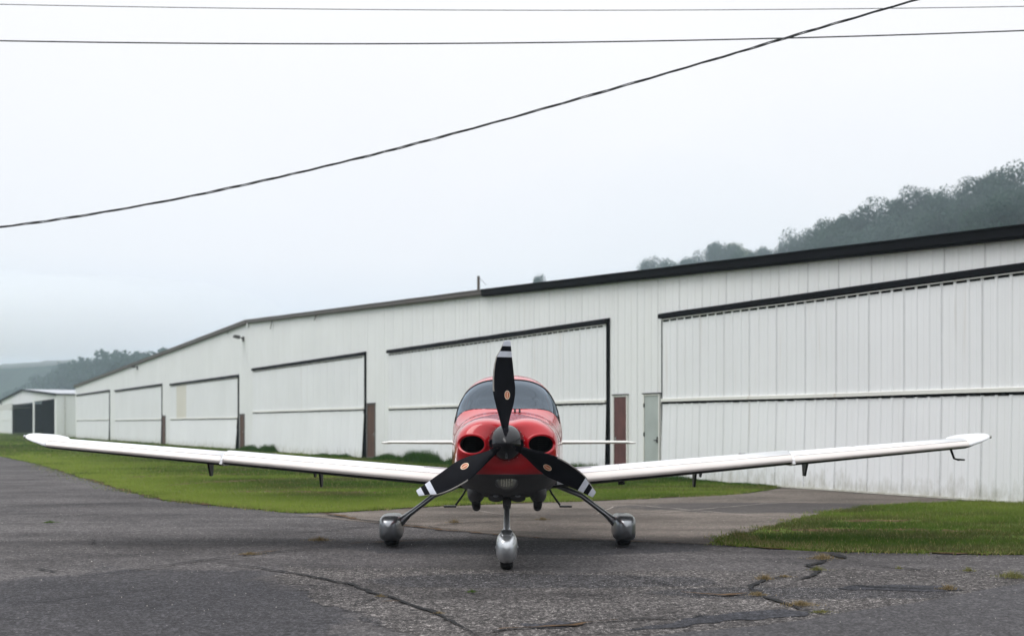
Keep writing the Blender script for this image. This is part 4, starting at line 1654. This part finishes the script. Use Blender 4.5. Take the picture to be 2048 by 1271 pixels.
# cabin: floor, dash, seats
b = MB()
b.box(-.56, .56, 12.95 - OY, 15.1 - OY, .80, .84)
b.build('cabin_floor', M['dash'], air)
b = MB()
rr = []
for x_ in np.linspace(-.545, .545, 19):
    k = 1 - (abs(x_) / .60) ** 2.4
    zt = 1.50 + .125 * k
    rr.append([(x_, 13.20 - OY, .86), (x_, 13.32 - OY, zt - .10), (x_, 13.34 - OY, zt - .02), (x_, 13.28 - OY, zt), (x_, 13.02 - OY + .2 * (1 - k), zt - .035), (x_, 12.98 - OY + .2 * (1 - k), 1.2)])
b.rings(rr)
b.build('dashboard', M['dash'], air, smooth=False)
for sg in (-1, 1):
    b = MB()
    b.box(sg * .28 - .21, sg * .28 + .21, 13.72 - OY, 14.16 - OY, .98, 1.10)
    st = b.build('seat', M['seat'], air, bevel=.03)
    b = MB()
    b.hexa([(sg * .28 - .21, 14.10 - OY, 1.08), (sg * .28 + .21, 14.10 - OY, 1.08), (sg * .28 + .21, 14.22 - OY, 1.08), (sg * .28 - .21, 14.22 - OY, 1.08),
            (sg * .28 - .16, 14.24 - OY, 1.60), (sg * .28 + .16, 14.24 - OY, 1.60), (sg * .28 + .16, 14.33 - OY, 1.60), (sg * .28 - .16, 14.33 - OY, 1.60)])
    b.build('backrest', M['seat'], st, bevel=.03)
    b = MB()
    b.box(sg * .28 - .11, sg * .28 + .11, 14.26 - OY, 14.35 - OY, 1.63, 1.80)
    b.build('headrest', M['seat'], st, bevel=.03)
# rear bulkhead in light trim
rr = [(p[0] * .93, p[1] - OY, cM[-1] * 0 + p[2]) for p in G[int(np.argmin(np.abs(cY - 15.15)))]]
MB().add(rr, [tuple(range(len(rr)))]).build('rear_bulkhead', M['lining'], air, flip=False)


# ---------------------------------------------------------------- wings
def foil(n=20, up=.115, lo=.050):
    """closed section from trailing edge over the top to the nose and back below; chord 0..1"""
    a = [(1 + math.cos(math.pi * k / n)) / 2 for k in range(n + 1)]
    yt = lambda c: (1.4845 * math.sqrt(c) - .63 * c - 1.758 * c * c + 1.4215 * c ** 3 - .5075 * c ** 4) / .5
    top = [(c, up * yt(c)) for c in a]
    bot = [(c, -lo * yt(c)) for c in a[::-1]][1:-1]
    return top + bot


FO = foil()


def wing_ring(sg, x, yl, zl, ch, k=1.0, inc=0.0, up=1.0):
    return [(sg * x, yl - OY + c * ch, zl + (z * up) * ch * k - c * ch * math.tan(inc)) for c, z in FO]


WS = [(.50, 13.72, .765, 1.36, 1.05), (.80, 13.74, .795, 1.33, 1.0), (1.6, 13.78, .867, 1.27, 1.0), (2.6, 13.83, .959, 1.19, .98), (3.43, 13.87, 1.036, 1.12, .97)]
WO = [(3.45, 13.82, 1.026, 1.17, .90), (4.3, 13.865, 1.104, 1.09, .88), (5.0, 13.90, 1.168, 1.02, .86), (5.58, 13.93, 1.221, .97, .84)]
WT = [(5.58, 13.93, 1.221, .97, .84, 0), (5.62, 13.94, 1.230, .96, .80, -R(1.0)), (5.68, 13.965, 1.247, .94, .72, -R(4.0)), (5.77, 14.01, 1.270, .86, .62, -R(4.6)), (5.87, 14.10, 1.295, .74, .52, -R(4.4)), (5.955, 14.22, 1.318, .58, .45, -R(4)), (6.01, 14.38, 1.338, .40, .38, -R(4)), (6.035, 14.54, 1.352, .16, .3, 0)]
for sg in (-1, 1):
    def shade_below(secs, name, par):
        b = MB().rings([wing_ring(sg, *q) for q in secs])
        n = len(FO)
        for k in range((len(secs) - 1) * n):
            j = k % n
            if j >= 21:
                b.mi[k] = 1  # lower faces take the painted shade colour
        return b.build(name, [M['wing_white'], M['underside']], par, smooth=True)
    wg = shade_below(WS, 'wing', air)
    shade_below(WO, 'outer_wing_panel', wg)
    shade_below(WT, 'wing_tip', wg)
    for secs in (WS[1:], WO):                # seam behind the leading-edge strip
        i85 = [i for i in range(20) if FO[i][0] < .085][0]
        MB().tube([Vector(wing_ring(sg, *q)[i85]) + Vector((0, -.002, .003)) for q in secs], .0022, 6).build('panel_seam', M['brown_trim'], wg)
    # polished leading-edge de-icing panels, slightly proud
    for secs in (WS[1:], WO):
        rr = []
        for q in secs:
            rg_ = wing_ring(sg, *q)
            n = len(FO)
            sel = [i for i in range(n) if FO[i][0] < .085 and i <= 21]
            cc = Vector((sg * q[0], q[1] - OY + .12 * q[3], q[2]))
            rr.append([Vector(rg_[i]) + (Vector(rg_[i]) - cc).normalized() * .0035 for i in sel])
        MB().rings(rr, caps=False, closed=False).build('leading_edge_strip', M['polished'], wg, smooth=True, flip=False)
    for xs_ in (1.35, 2.35, 4.25):
        q = [np.interp(xs_, [s_[0] for s_ in WS + WO], [s_[k] for s_ in WS + WO]) for k in range(5)]
        rg_ = wing_ring(sg, *q)
        MB().tube([Vector(rg_[i]) + Vector((0, 0, .0008)) for i in range(1, 19)], .0016, 6).build('panel_seam', M['brown_trim'], wg)
    q = [np.interp(2.9, [s_[0] for s_ in WS], [s_[k] for s_ in WS]) for k in range(5)]
    rg_ = wing_ring(sg, *q)
    pc = Vector(rg_[12])
    MB().tube([pc + Vector((0, 0, -.004)), pc + Vector((0, 0, .006))], .045, 16).build('fuel_cap', M['silver'], wg)
    # non-slip walkway at the root
    rr = []
    for x_ in (.66, 1.02):
        q = [np.interp(x_, [s_[0] for s_ in WS], [s_[k] for s_ in WS]) for k in range(5)]
        rg_ = wing_ring(sg, *q)
        rr.append([Vector(rg_[i]) + Vector((0, 0, .003)) for i in range(2, 15)])
    MB().rings(rr, caps=False, closed=False).build('walkway_strip', plain('walkway_grey', (.38, .39, .41), .8) if sg < 0 else bpy.data.materials['walkway_grey'], wg, flip=False)
    # stall fence/cuff joint
    MB().hexa([(sg * 3.425, 13.815 - OY, 1.005), (sg * 3.455, 13.815 - OY, 1.005), (sg * 3.455, 14.15 - OY, .99), (sg * 3.425, 14.15 - OY, .99),
               (sg * 3.425, 13.83 - OY, 1.06), (sg * 3.455, 13.83 - OY, 1.06), (sg * 3.455, 14.1 - OY, 1.135), (sg * 3.425, 14.1 - OY, 1.135)]).build('leading_edge_step', M['wing_white'], wg)
    # control-surface hinge brackets under the trailing edge
    for x_, z1, z0, w_ in ((3.82, 1.0, .815, .012), (2.40, .90, .675, .012), (2.48, .90, .80, .008)):
        MB().hexa([(sg * x_ - w_, 14.80 - OY, z0), (sg * x_ + w_, 14.80 - OY, z0), (sg * x_ + w_, 14.90 - OY, z0), (sg * x_ - w_, 14.90 - OY, z0),
                   (sg * x_ - w_, 14.62 - OY, z1 + .06), (sg * x_ + w_, 14.62 - OY, z1 + .06), (sg * x_ + w_, 14.95 - OY, z1 + .03), (sg * x_ - w_, 14.95 - OY, z1 + .03)]).build('hinge_bracket', M['black_metal'], wg, bevel=.004)
    # navigation light on the tip
    MB().tube([(sg * 5.95, 14.20 - OY, 1.318), (sg * 6.0, 14.32 - OY, 1.332)], [.012, .02], 8).build('tip_light', M['lens'], wg, smooth=True)
# pitot tube under one wing
b = MB()
b.tube([(5.47, 14.25 - OY, 1.20), (5.50, 14.20 - OY, 1.06), (5.52, 14.10 - OY, 1.045)], [.016, .013, .012], 8)
b.tube([(5.51, 14.14 - OY, 1.05), (5.575, 14.06 - OY, 1.048)], [.012, .010], 8)
b.build('pitot_tube', M['black_metal'], wg)
b = MB()
b.tube([(1.40, 14.2 - OY, .81), (1.40, 14.2 - OY, .74)], [.045, .04], 14)
b.tube([(1.375, 14.15 - OY, .755), (1.375, 14.12 - OY, .755)], .014, 8)
b.tube([(1.425, 14.15 - OY, .755), (1.425, 14.12 - OY, .755)], .014, 8)
b.build('underwing_camera', M['black_metal'], air)

# ---------------------------------------------------------------- tail
rr = []
for x_, yl, ch, k in ((-1.955, 18.42, .42, .8), (-1.90, 18.30, .58, .85), (-1.0, 18.18, .72, .9), (0, 18.05, .84, .95), (1.0, 18.18, .72, .9), (1.90, 18.30, .58, .85), (1.955, 18.42, .42, .8)):
    rr.append([(x_, yl - OY + c * ch, 1.195 + (z * .42) * ch * k + (0 if c else 0)) for c, z in foil(14, .115, .115)])
tp = MB().rings(rr).build('tailplane', M['dull_white'], air, smooth=True)
for sg in (-1, 1):
    b = MB()
    rr = [[(sg * x_, 18.34 - OY + dy + c * ch, 1.185 + z * ch * .45) for c, z in foil(8, .10, .10)] for x_, dy, ch in ((1.90, 0, .45), (1.99, .02, .42), (2.035, .09, .28))]
    b.rings(rr)
    b.build('elevator_horn', M['dull_white'], tp, smooth=True)
rr = []
for z_, yl, ch in ((1.36, 17.55, 1.35), (1.7, 17.95, .98), (2.2, 18.40, .70), (2.50, 18.68, .52), (2.58, 18.78, .38)):
    rr.append([(zz * .55 * ch, yl - OY + c * ch, z_) for c, zz in foil(12, .075, .075)])
MB().rings(rr).build('fin', M['red'], air, smooth=True)

# ---------------------------------------------------------------- undercarriage
def ell(cx, y, cz, a_, b_, n=20, e=1.0, rx=0.0):
    return [(cx + a_ * math.copysign(abs(math.cos(t)) ** e, math.cos(t)), y - OY, cz + b_ * math.copysign(abs(math.sin(t)) ** e, math.sin(t))) for t in [k * 2 * math.pi / n for k in range(n)]]


def fairing(name, cx, rows, mat, parent, e=.70, skew=0.0):
    rr = []
    for Y, hw, zt, zb in rows:
        ring = ell(cx, Y, (zt + zb) / 2, hw, (zt - zb) / 2, 32, e)
        rr.append([(x - skew * max(0, .25 - z) * 0, y, z) for x, y, z in ring])
    return MB().rings(rr).build(name, mat, parent, smooth=True)


def tyre(name, cx, Y, r, hw, parent):
    prof = [(0, -hw * .75), (r * .45, -hw * .8), (r * .62, -hw), (r * .86, -hw * .98), (r * .965, -hw * .72), (r, -hw * .35), (r, 0), (r, hw * .35), (r * .965, hw * .72), (r * .86, hw * .98), (r * .62, hw), (r * .45, hw * .8), (0, hw * .75)]
    n = 44
    rings = [[(cx + o_, Y - OY + max(q, .001) * math.cos(a), r + max(q, .001) * math.sin(a)) for a in [k * 2 * math.pi / n for k in range(n)]] for q, o_ in prof]
    return MB().rings(rings).build(name, M['rubber'], parent, smooth=True)


# nose gear
nf = fairing('wheel_fairing', 0, [(11.46, .012, .245, .205), (11.475, .05, .30, .155), (11.51, .078, .335, .115), (11.58, .099, .366, .085), (11.68, .109, .384, .074), (11.82, .110, .388, .074), (12.0, .098, .375, .095), (12.2, .066, .325, .15), (12.38, .02, .26, .21)], M['silver_bright'], air, .78)
tyre('tyre', 0, 11.80, .172, .068, nf)
for sg in (-1, 1):
    MB().tube([(sg * .105, 11.80 - OY, .225), (sg * .119, 11.80 - OY, .225)], .016, 10).build('axle_cap', M['silver'], nf)
b = MB()
st = [(0, 12.42 - OY, .80), (0, 12.30 - OY, .70), (0, 12.20 - OY, .60)]
b.tube(st, [.045, .050, .040], 20)
b.build('gear_leg_fairing', M['graphite'], air, smooth=True)
b = MB()
b.tube([(0, 12.24 - OY, .645), (0, 12.22 - OY, .62)], .039, 20)
b.build('clamp_ring', M['silver_bright'], air, smooth=True)
b = MB()
b.tube([(0, 12.22 - OY, .62), (0, 12.02 - OY, .50), (0, 11.80 - OY, .40), (0, 11.70 - OY, .345), (0, 11.66 - OY, .325)], [.030, .031, .036, .030, .018], 20)
b.build('nose_gear_leg', M['silver_bright'], air, smooth=True)
b = MB()
b.rings([ell(0, 11.575, .352, .045, .012, 20), ell(0, 11.70, .395, .062, .012, 20), ell(0, 11.85, .402, .045, .010, 20)])
b.build('leg_socket', M['silver'], air, smooth=True)

# main gear
MAINX = 1.415
for sg in (-1, 1):
    cx = sg * MAINX
    mf = fairing('wheel_fairing', cx, [(13.66, .012, .27, .22), (13.675, .05, .315, .165), (13.71, .085, .345, .125), (13.78, .115, .372, .095), (13.9, .134, .388, .075), (14.1, .140, .392, .07), (14.3, .132, .385, .08), (14.6, .085, .335, .14), (14.85, .02, .27, .22)], M['silver'], air, .52)
    tyre('tyre', cx, 14.10, .185, .085, mf)
    # cantilever leg: flat tapered blade that flares into the fairing
    P_ = [(.30, 14.12, .80, .13, .036), (.60, 14.12, .735, .13, .035), (.90, 14.11, .612, .12, .033), (1.08, 14.10, .475, .115, .032), (1.20, 14.09, .385, .12, .036), (1.27, 14.07, .325, .15, .050), (1.33, 14.05, .285, .20, .078), (1.40, 14.03, .26, .24, .10)]
    rr = []
    for i, (x_, Y, z_, ch, th) in enumerate(P_):
        q0, q1 = P_[max(0, i - 1)], P_[min(len(P_) - 1, i + 1)]
        d = Vector((q1[0] - q0[0], 0, q1[2] - q0[2])).normalized()
        nrm_ = Vector((-d.z, 0, d.x))
        ring = []
        for k in range(20):
            a = k * 2 * math.pi / 20
            o_ = nrm_ * (math.sin(a) * th)
            ring.append((sg * (x_ + o_.x), Y - OY + math.cos(a) * ch, z_ + o_.z))
        rr.append(ring)
    MB().rings(rr).build('main_gear_leg', M['silver'], air, smooth=True)
    # cabin step hanging behind the wing
    b = MB()
    b.tube([(sg * .50, 15.0 - OY, .72), (sg * .575, 15.0 - OY, .575), (sg * .68, 15.0 - OY, .43)], .013, 8)
    b.box(min(sg * .67, sg * .83), max(sg * .67, sg * .83), 14.93 - OY, 15.06 - OY, .405, .425)
    b.build('boarding_step', M['black_metal'], air)

# ------------------------------------------------------------------ grass
def pip(poly, x, y):
    ins = np.zeros(len(x), bool)
    n = len(poly)
    for i in range(n):
        x0, y0 = poly[i]
        x1, y1 = poly[(i + 1) % n]
        if y0 == y1:
            continue
        c = ((y0 > y) != (y1 > y)) & (x < (x1 - x0) * (y - y0) / (y1 - y0) + x0)
        ins ^= c
    return ins


def vnoise(x, y, sc, seed=0):
    """cheap smooth value noise on arrays"""
    rg = np.random.default_rng(seed)
    T = rg.random((256, 256))
    X, Yv = x * sc, y * sc
    xi, yi = np.floor(X).astype(int), np.floor(Yv).astype(int)
    fx, fy = X - xi, Yv - yi
    fx, fy = fx * fx * (3 - 2 * fx), fy * fy * (3 - 2 * fy)
    g = lambda a, b: T[a % 256, b % 256]
    return (g(xi, yi) * (1 - fx) + g(xi + 1, yi) * fx) * (1 - fy) + (g(xi, yi + 1) * (1 - fx) + g(xi + 1, yi + 1) * fx) * fy


def blades(name, x, y, z0, h, w_, col, rg, lean=.5, label=None, parent=None, mat='grass'):
    n = len(x)
    a = rg.uniform(0, 2 * np.pi, n)
    la = rg.uniform(0, 2 * np.pi, n)
    lm = np.abs(rg.normal(size=n)) * lean * h
    bx, by = np.cos(a) * w_ / 2, np.sin(a) * w_ / 2
    V = np.empty((n, 3, 3))
    V[:, 0] = np.stack([x - bx, y - by, np.full(n, z0) if np.isscalar(z0) else z0], 1)
    V[:, 1] = np.stack([x + bx, y + by, np.full(n, z0) if np.isscalar(z0) else z0], 1)
    V[:, 2] = np.stack([x + np.cos(la) * lm, y + np.sin(la) * lm, z0 + h], 1)
    cc = np.repeat(col, 3, 0).reshape(n, 3, 3)
    return nmesh(name, V.reshape(-1, 3), np.arange(n * 3).reshape(-1, 3), M[mat], parent, col=cc.reshape(-1, 3))


G_DARK, G_MID, G_LIME, G_STRAW, G_MUD = [np.array(c) for c in ((.048, .092, .014), (.112, .185, .022), (.235, .300, .056), (.32, .27, .12), (.100, .095, .038))]


def grass_cols(x, y, rg, lime=None, straw=.035):
    a = vnoise(x, y * 2.0, .22, 1)
    b_ = vnoise(x * .6, y * 1.8, .9, 2)
    c = vnoise(x, y, 3.0, 3)
    dk = np.clip((vnoise(x * .7, y * 1.5, 1.6, 31) - .55) * 4, 0, 1) * np.clip((vnoise(x, y, .35, 32) - .3) * 2.5, 0, 1)
    t = np.clip(.12 + .70 * a - .55 * dk + .40 * (c - .5) + rg.normal(size=len(x)) * .14, 0, 1)[:, None]
    col = G_DARK * (1 - t) + G_MID * t
    l_ = np.clip((a - .50) * 2.2 + rg.normal(size=len(x)) * .15, 0, 1)[:, None] * .55
    if lime is not None:
        l_ = np.clip(l_ + lime[:, None], 0, 1)
    l_ = l_ * (1 - .75 * dk[:, None])
    col = col * (1 - l_) + G_LIME * l_
    m = np.clip((b_ - .45) * 3.5, 0, 1)[:, None] * .85
    if lime is not None:
        m = m * (1 - np.clip(lime[:, None] * 1.5, 0, 1))
    col = col * (1 - m) + G_MUD * m
    s = (rg.random(len(x)) < straw)[:, None]
    return np.where(s, G_STRAW, col), b_


def edge_dist(x, y, pts):
    d = np.full(len(x), 1e9)
    for (x0, y0), (x1, y1) in zip(pts[:-1], pts[1:]):
        dx, dy = x1 - x0, y1 - y0
        t = np.clip(((x - x0) * dx + (y - y0) * dy) / (dx * dx + dy * dy), 0, 1)
        d = np.minimum(d, np.hypot(x - x0 - t * dx, y - y0 - t * dy))
    return d


def fill(poly, xr, yr, dens, keep=None):
    A = (xr[1] - xr[0]) * (yr[1] - yr[0])
    n = int(A * dens)
    x = RNG.uniform(*xr, n)
    y = RNG.uniform(*yr, n)
    k = pip(poly, x, y)
    return x[k], y[k]


eA = [edgeA[i] for i in range(len(edgeA))]
tracks = [[gp(225, 957), gp(330, 953), gp(440, 949), gp(600, 946)], [gp(330, 972), gp(480, 962), gp(600, 958), gp(760, 955)], [gp(450, 985), gp(600, 984), gp(760, 987)],
          [gp(1560, 1066), gp(1700, 1060), gp(1840, 1063), gp(2048, 1066)], [gp(1700, 1046), gp(1830, 1042)]]
for tr_ in tracks:
    strip('bare_soil', tr_, .42, .0235, M['dirt'], 1.2, .12, .25)
for e_ in (edgeA[1:], polyB[9:16]):
    strip('soil_edge', e_, .09, .0165, M['dirt'], 1.3, .08, .06)
for yr, dens, w_, h_ in (((19, 24), 2300, .010, .045), ((24, 32), 1000, .014, .05), ((32, 50), 330, .026, .055), ((50, 80), 90, .055, .07), ((80, 150), 26, .12, .10)):
    xr = (-90, 9) if yr[1] > 80 else (-46, 9) if yr[1] > 50 else (-26, 9) if yr[1] > 32 else (-12, 9)
    x, y = fill(outA, xr, yr, dens)
    ed = edge_dist(x, y, eA)
    lime = np.clip(1.15 - ed / (1.5 + .06 * y), 0, 1) * 1.0 * np.clip(-(x - 3.0) / 4, .15, 1)
    col, mud = grass_cols(x, y, RNG, lime)
    td = np.minimum.reduce([edge_dist(x, y, t_) for t_ in tracks[:3]])
    bald = ((RNG.random(len(x)) < .8) & (td < .3 * (.4 + 1.2 * vnoise(x, y, 1.5, 15)))) | (RNG.random(len(x)) < np.clip((mud - .62) * 3.0, 0, .75)) & (ed > .5)
    k = ~bald
    x, y, col, ed = x[k], y[k], col[k], ed[k]
    tuft = vnoise(x, y, 2.6, 8)
    h = h_ * RNG.uniform(.5, 1.3, len(x)) * (1 + 1.2 * np.clip((tuft - .7) * 3, 0, 1))
    tag(blades('grass', x, y, .018, h, w_ * RNG.uniform(.6, 1.3, len(x)), col, RNG, .6), kind='stuff')
x, y = fill(outB, (2, 13), (11.5, 22.5), 3000)
ed = edge_dist(x, y, [polyB[i] for i in range(9, 18)])
col, mud = grass_cols(x, y, RNG, np.clip((x - 5.0) / 9, 0, .4), .04)
dry = np.exp(-((x - 3.1 + .0 * y) / .7) ** 2) * (ed < .5)
s_ = RNG.random(len(x)) < dry * .6
col[s_] = G_STRAW * .7
td = np.minimum.reduce([edge_dist(x, y, t_) for t_ in tracks[3:]])
k = ~((RNG.random(len(x)) < .8) & (td < .22 * (.3 + 1.4 * vnoise(x, y, 2.5, 15)))) & ~((RNG.random(len(x)) < np.clip((mud - .60) * 3.2, 0, .75)) & (ed > .35))
x, y, col = x[k], y[k], col[k]
tuft = vnoise(x, y, 3.1, 9)
h = .042 * RNG.uniform(.5, 1.35, len(x)) * (1 + 1.3 * np.clip((tuft - .68) * 3, 0, 1))
tag(blades('grass', x, y, .022, h, .008 * RNG.uniform(.6, 1.4, len(x)), col, RNG, .7), kind='stuff')

# ragged fringe creeping over the pavement edge
for e_, z_ in ((edgeA[1:], .012), (polyB[1:16], .012)):
    fx, fy = [], []
    for (x0, y0), (x1, y1) in zip(e_[:-1], e_[1:]):
        L_ = math.hypot(x1 - x0, y1 - y0)
        n = int(L_ * (420 if y0 < 27 else 120))
        t_ = RNG.random(n)
        o_ = RNG.normal(size=n) * (.13 if y0 < 27 else .3)
        fx.append(x0 + (x1 - x0) * t_ - (y1 - y0) / L_ * o_)
        fy.append(y0 + (y1 - y0) * t_ + (x1 - x0) / L_ * o_)
    x, y = np.concatenate(fx), np.concatenate(fy)
    k = vnoise(x, y, 2.2, 21) + .35 * vnoise(x, y, 7.0, 22) > .62
    x, y = x[k], y[k]
    col, _m = grass_cols(x, y, RNG, np.full(len(x), .35), .22)
    tag(blades('grass_fringe', x, y, z_, .04 * RNG.uniform(.4, 1.5, len(x)), .011 * RNG.uniform(.6, 1.5, len(x)), col, RNG, .9), kind='stuff')
# taller uncut growth along the foot of the wall
tx, ty, th_, tc_ = [], [], [], []
for (pl, pr, hh) in ((494, 566, .42), (640, 722, .26), (762, 905, .50), (905, 1228, .35), (1330, 1470, .14), (1470, 1565, .10)):
    s0, s1 = sY(pr)[0], sY(pl)[0]
    n = int((s1 - s0) * 900)
    s = RNG.uniform(s0, s1, n)
    o_ = np.abs(RNG.normal(size=n)) * .28 + .14
    q = vnoise(s, s * 0, 1.4, 12)
    e_ = np.clip(np.minimum(s - s0, s1 - s) / .8, 0, 1)
    hgt = hh * (.35 + .9 * q) * np.clip(1.15 - o_ * .8, .2, 1) * RNG.uniform(.5, 1.1, n) * (.3 + .7 * e_)
    tx.append(P0.x + D.x * s + NRM.x * o_)
    ty.append(P0.y + D.y * s + NRM.y * o_)
    th_.append(hgt)
    t_ = RNG.random(n)[:, None]
    tc_.append(np.array((.020, .060, .008)) * (1 - t_) + np.array((.050, .125, .014)) * t_)
x, y, h, col = np.concatenate(tx), np.concatenate(ty), np.concatenate(th_), np.concatenate(tc_)
tag(blades('tall_grass', x, y, .018, h, .022 * RNG.uniform(.6, 1.3, len(x)), col, RNG, .35), kind='stuff')

# weed tufts growing out of the cracks
tufts = [
    (1645, 1119, .17, .055, 'dry', 'largest yellow-brown weed tuft, nearest the right lawn edge'),
    (1634, 1142, .09, .045, 'mix', 'small green-brown weed tuft in the crack bend below the largest dry tuft'),
    (1530, 1160, .10, .05, 'dry', 'wispy dry tuft at the upper bend of the long crack on the right'),
    (1570, 1155, .09, .02, 'dry', 'flat dry tuft lying along the crack right of the wispy one'),
    (1600, 1212, .16, .035, 'dry', 'low straw-coloured tuft beside the lower end of the long crack on the right'),
    (1645, 1227, .10, .02, 'mix', 'flat pale weed where the crack meets the newer asphalt'),
    (1896, 1180, .10, .04, 'dry', 'sparse orange-brown tuft beside the newer dark asphalt edge'),
    (1937, 1144, .07, .045, 'mix', 'small lone yellow-green tuft on the asphalt below the right lawn'),
    (2025, 1156, .18, .06, 'mix', 'wide yellow-green tuft at the right edge of the picture'),
    (1798, 1139, .04, .03, 'mix', 'tiny green weed on the thin crack below the right lawn'),
    (944, 1186, .06, .022, 'green', 'small flat bright-green weed on the asphalt in front of the nose wheel'),
    (878, 1229, .05, .02, 'dry', 'tiny orange weed in the diagonal crack at bottom centre'),
    (762, 1195, .05, .02, 'dry', 'tiny orange weed on the diagonal crack left of bottom centre'),
    (640, 1082, .16, .05, 'dry', 'straggly brown weed tuft left of the main wheel'),
    (500, 1110, .14, .03, 'dry', 'thin rusty weed patch on the long crack, left half of the asphalt'),
    (100, 1046, .14, .03, 'green', 'small dark green weed on the grey asphalt at far left'),
    (1515, 1192, .10, .03, 'dry', 'pinkish dry weed below the wispy tuft at the crack corner'),
    (908, 1046, .10, .05, 'dry', 'brown weed tuft in the apron crack behind the nose wheel'),
    (1085, 1040, .12, .04, 'dry', 'brown weed tuft right of the nose wheel on the apron crack')]
for px, py, r_, h_, kd, lab in tufts:
    X, Y = gp(px, py)
    n = int(260 * (r_ / .12) ** 1.2)
    q = np.abs(RNG.normal(size=n)) * r_ * .5
    a = RNG.uniform(0, 6.283, n)
    x, y = np.cos(a) * q * 1.3, np.sin(a) * q * .8
    t_ = RNG.random(n)[:, None]
    c0, c1 = {'dry': ((.13, .10, .045), (.34, .26, .14)), 'mix': ((.09, .11, .03), (.27, .25, .10)), 'green': ((.04, .09, .012), (.10, .16, .03))}[kd]
    col = np.array(c0) * (1 - t_) + np.array(c1) * t_
    hh = h_ * RNG.uniform(.4, 1.3, n) * np.clip(1.2 - q / r_, .3, 1.2)
    o = blades('weed_tuft', x, y, 0.0, hh, .0055 * RNG.uniform(.6, 1.5, n), col, RNG, .9)
    o.location = (X, Y, .013)
    tag(o, lab, 'weed', 'weed tufts in the cracked asphalt')
# fallen bits: pale straw and pebbles
n = 900
x, y = RNG.uniform(-9, 9, n), RNG.uniform(7.5, 19, n)
k = ~(pip(outA, x, y) | pip(outB, x, y))
x, y = x[k], y[k]
n = len(x)
V, Fc = [], []
for i in range(n):
    s_ = RNG.uniform(.003, .008)
    a = RNG.uniform(0, 6.28)
    base = [(x[i] + s_ * math.cos(a + q * 2.094) * RNG.uniform(.7, 1.3), y[i] + s_ * math.sin(a + q * 2.094), .012) for q in range(3)]
    V += base + [(x[i], y[i], .012 + s_)]
    o4 = i * 4
    Fc += [(o4, o4 + 1, o4 + 3), (o4 + 1, o4 + 2, o4 + 3), (o4 + 2, o4, o4 + 3)]
tag(nmesh('gravel', V, Fc, plain('pale_gravel', (.30, .28, .26), .9, 0, .5, 0, 30)), kind='stuff')
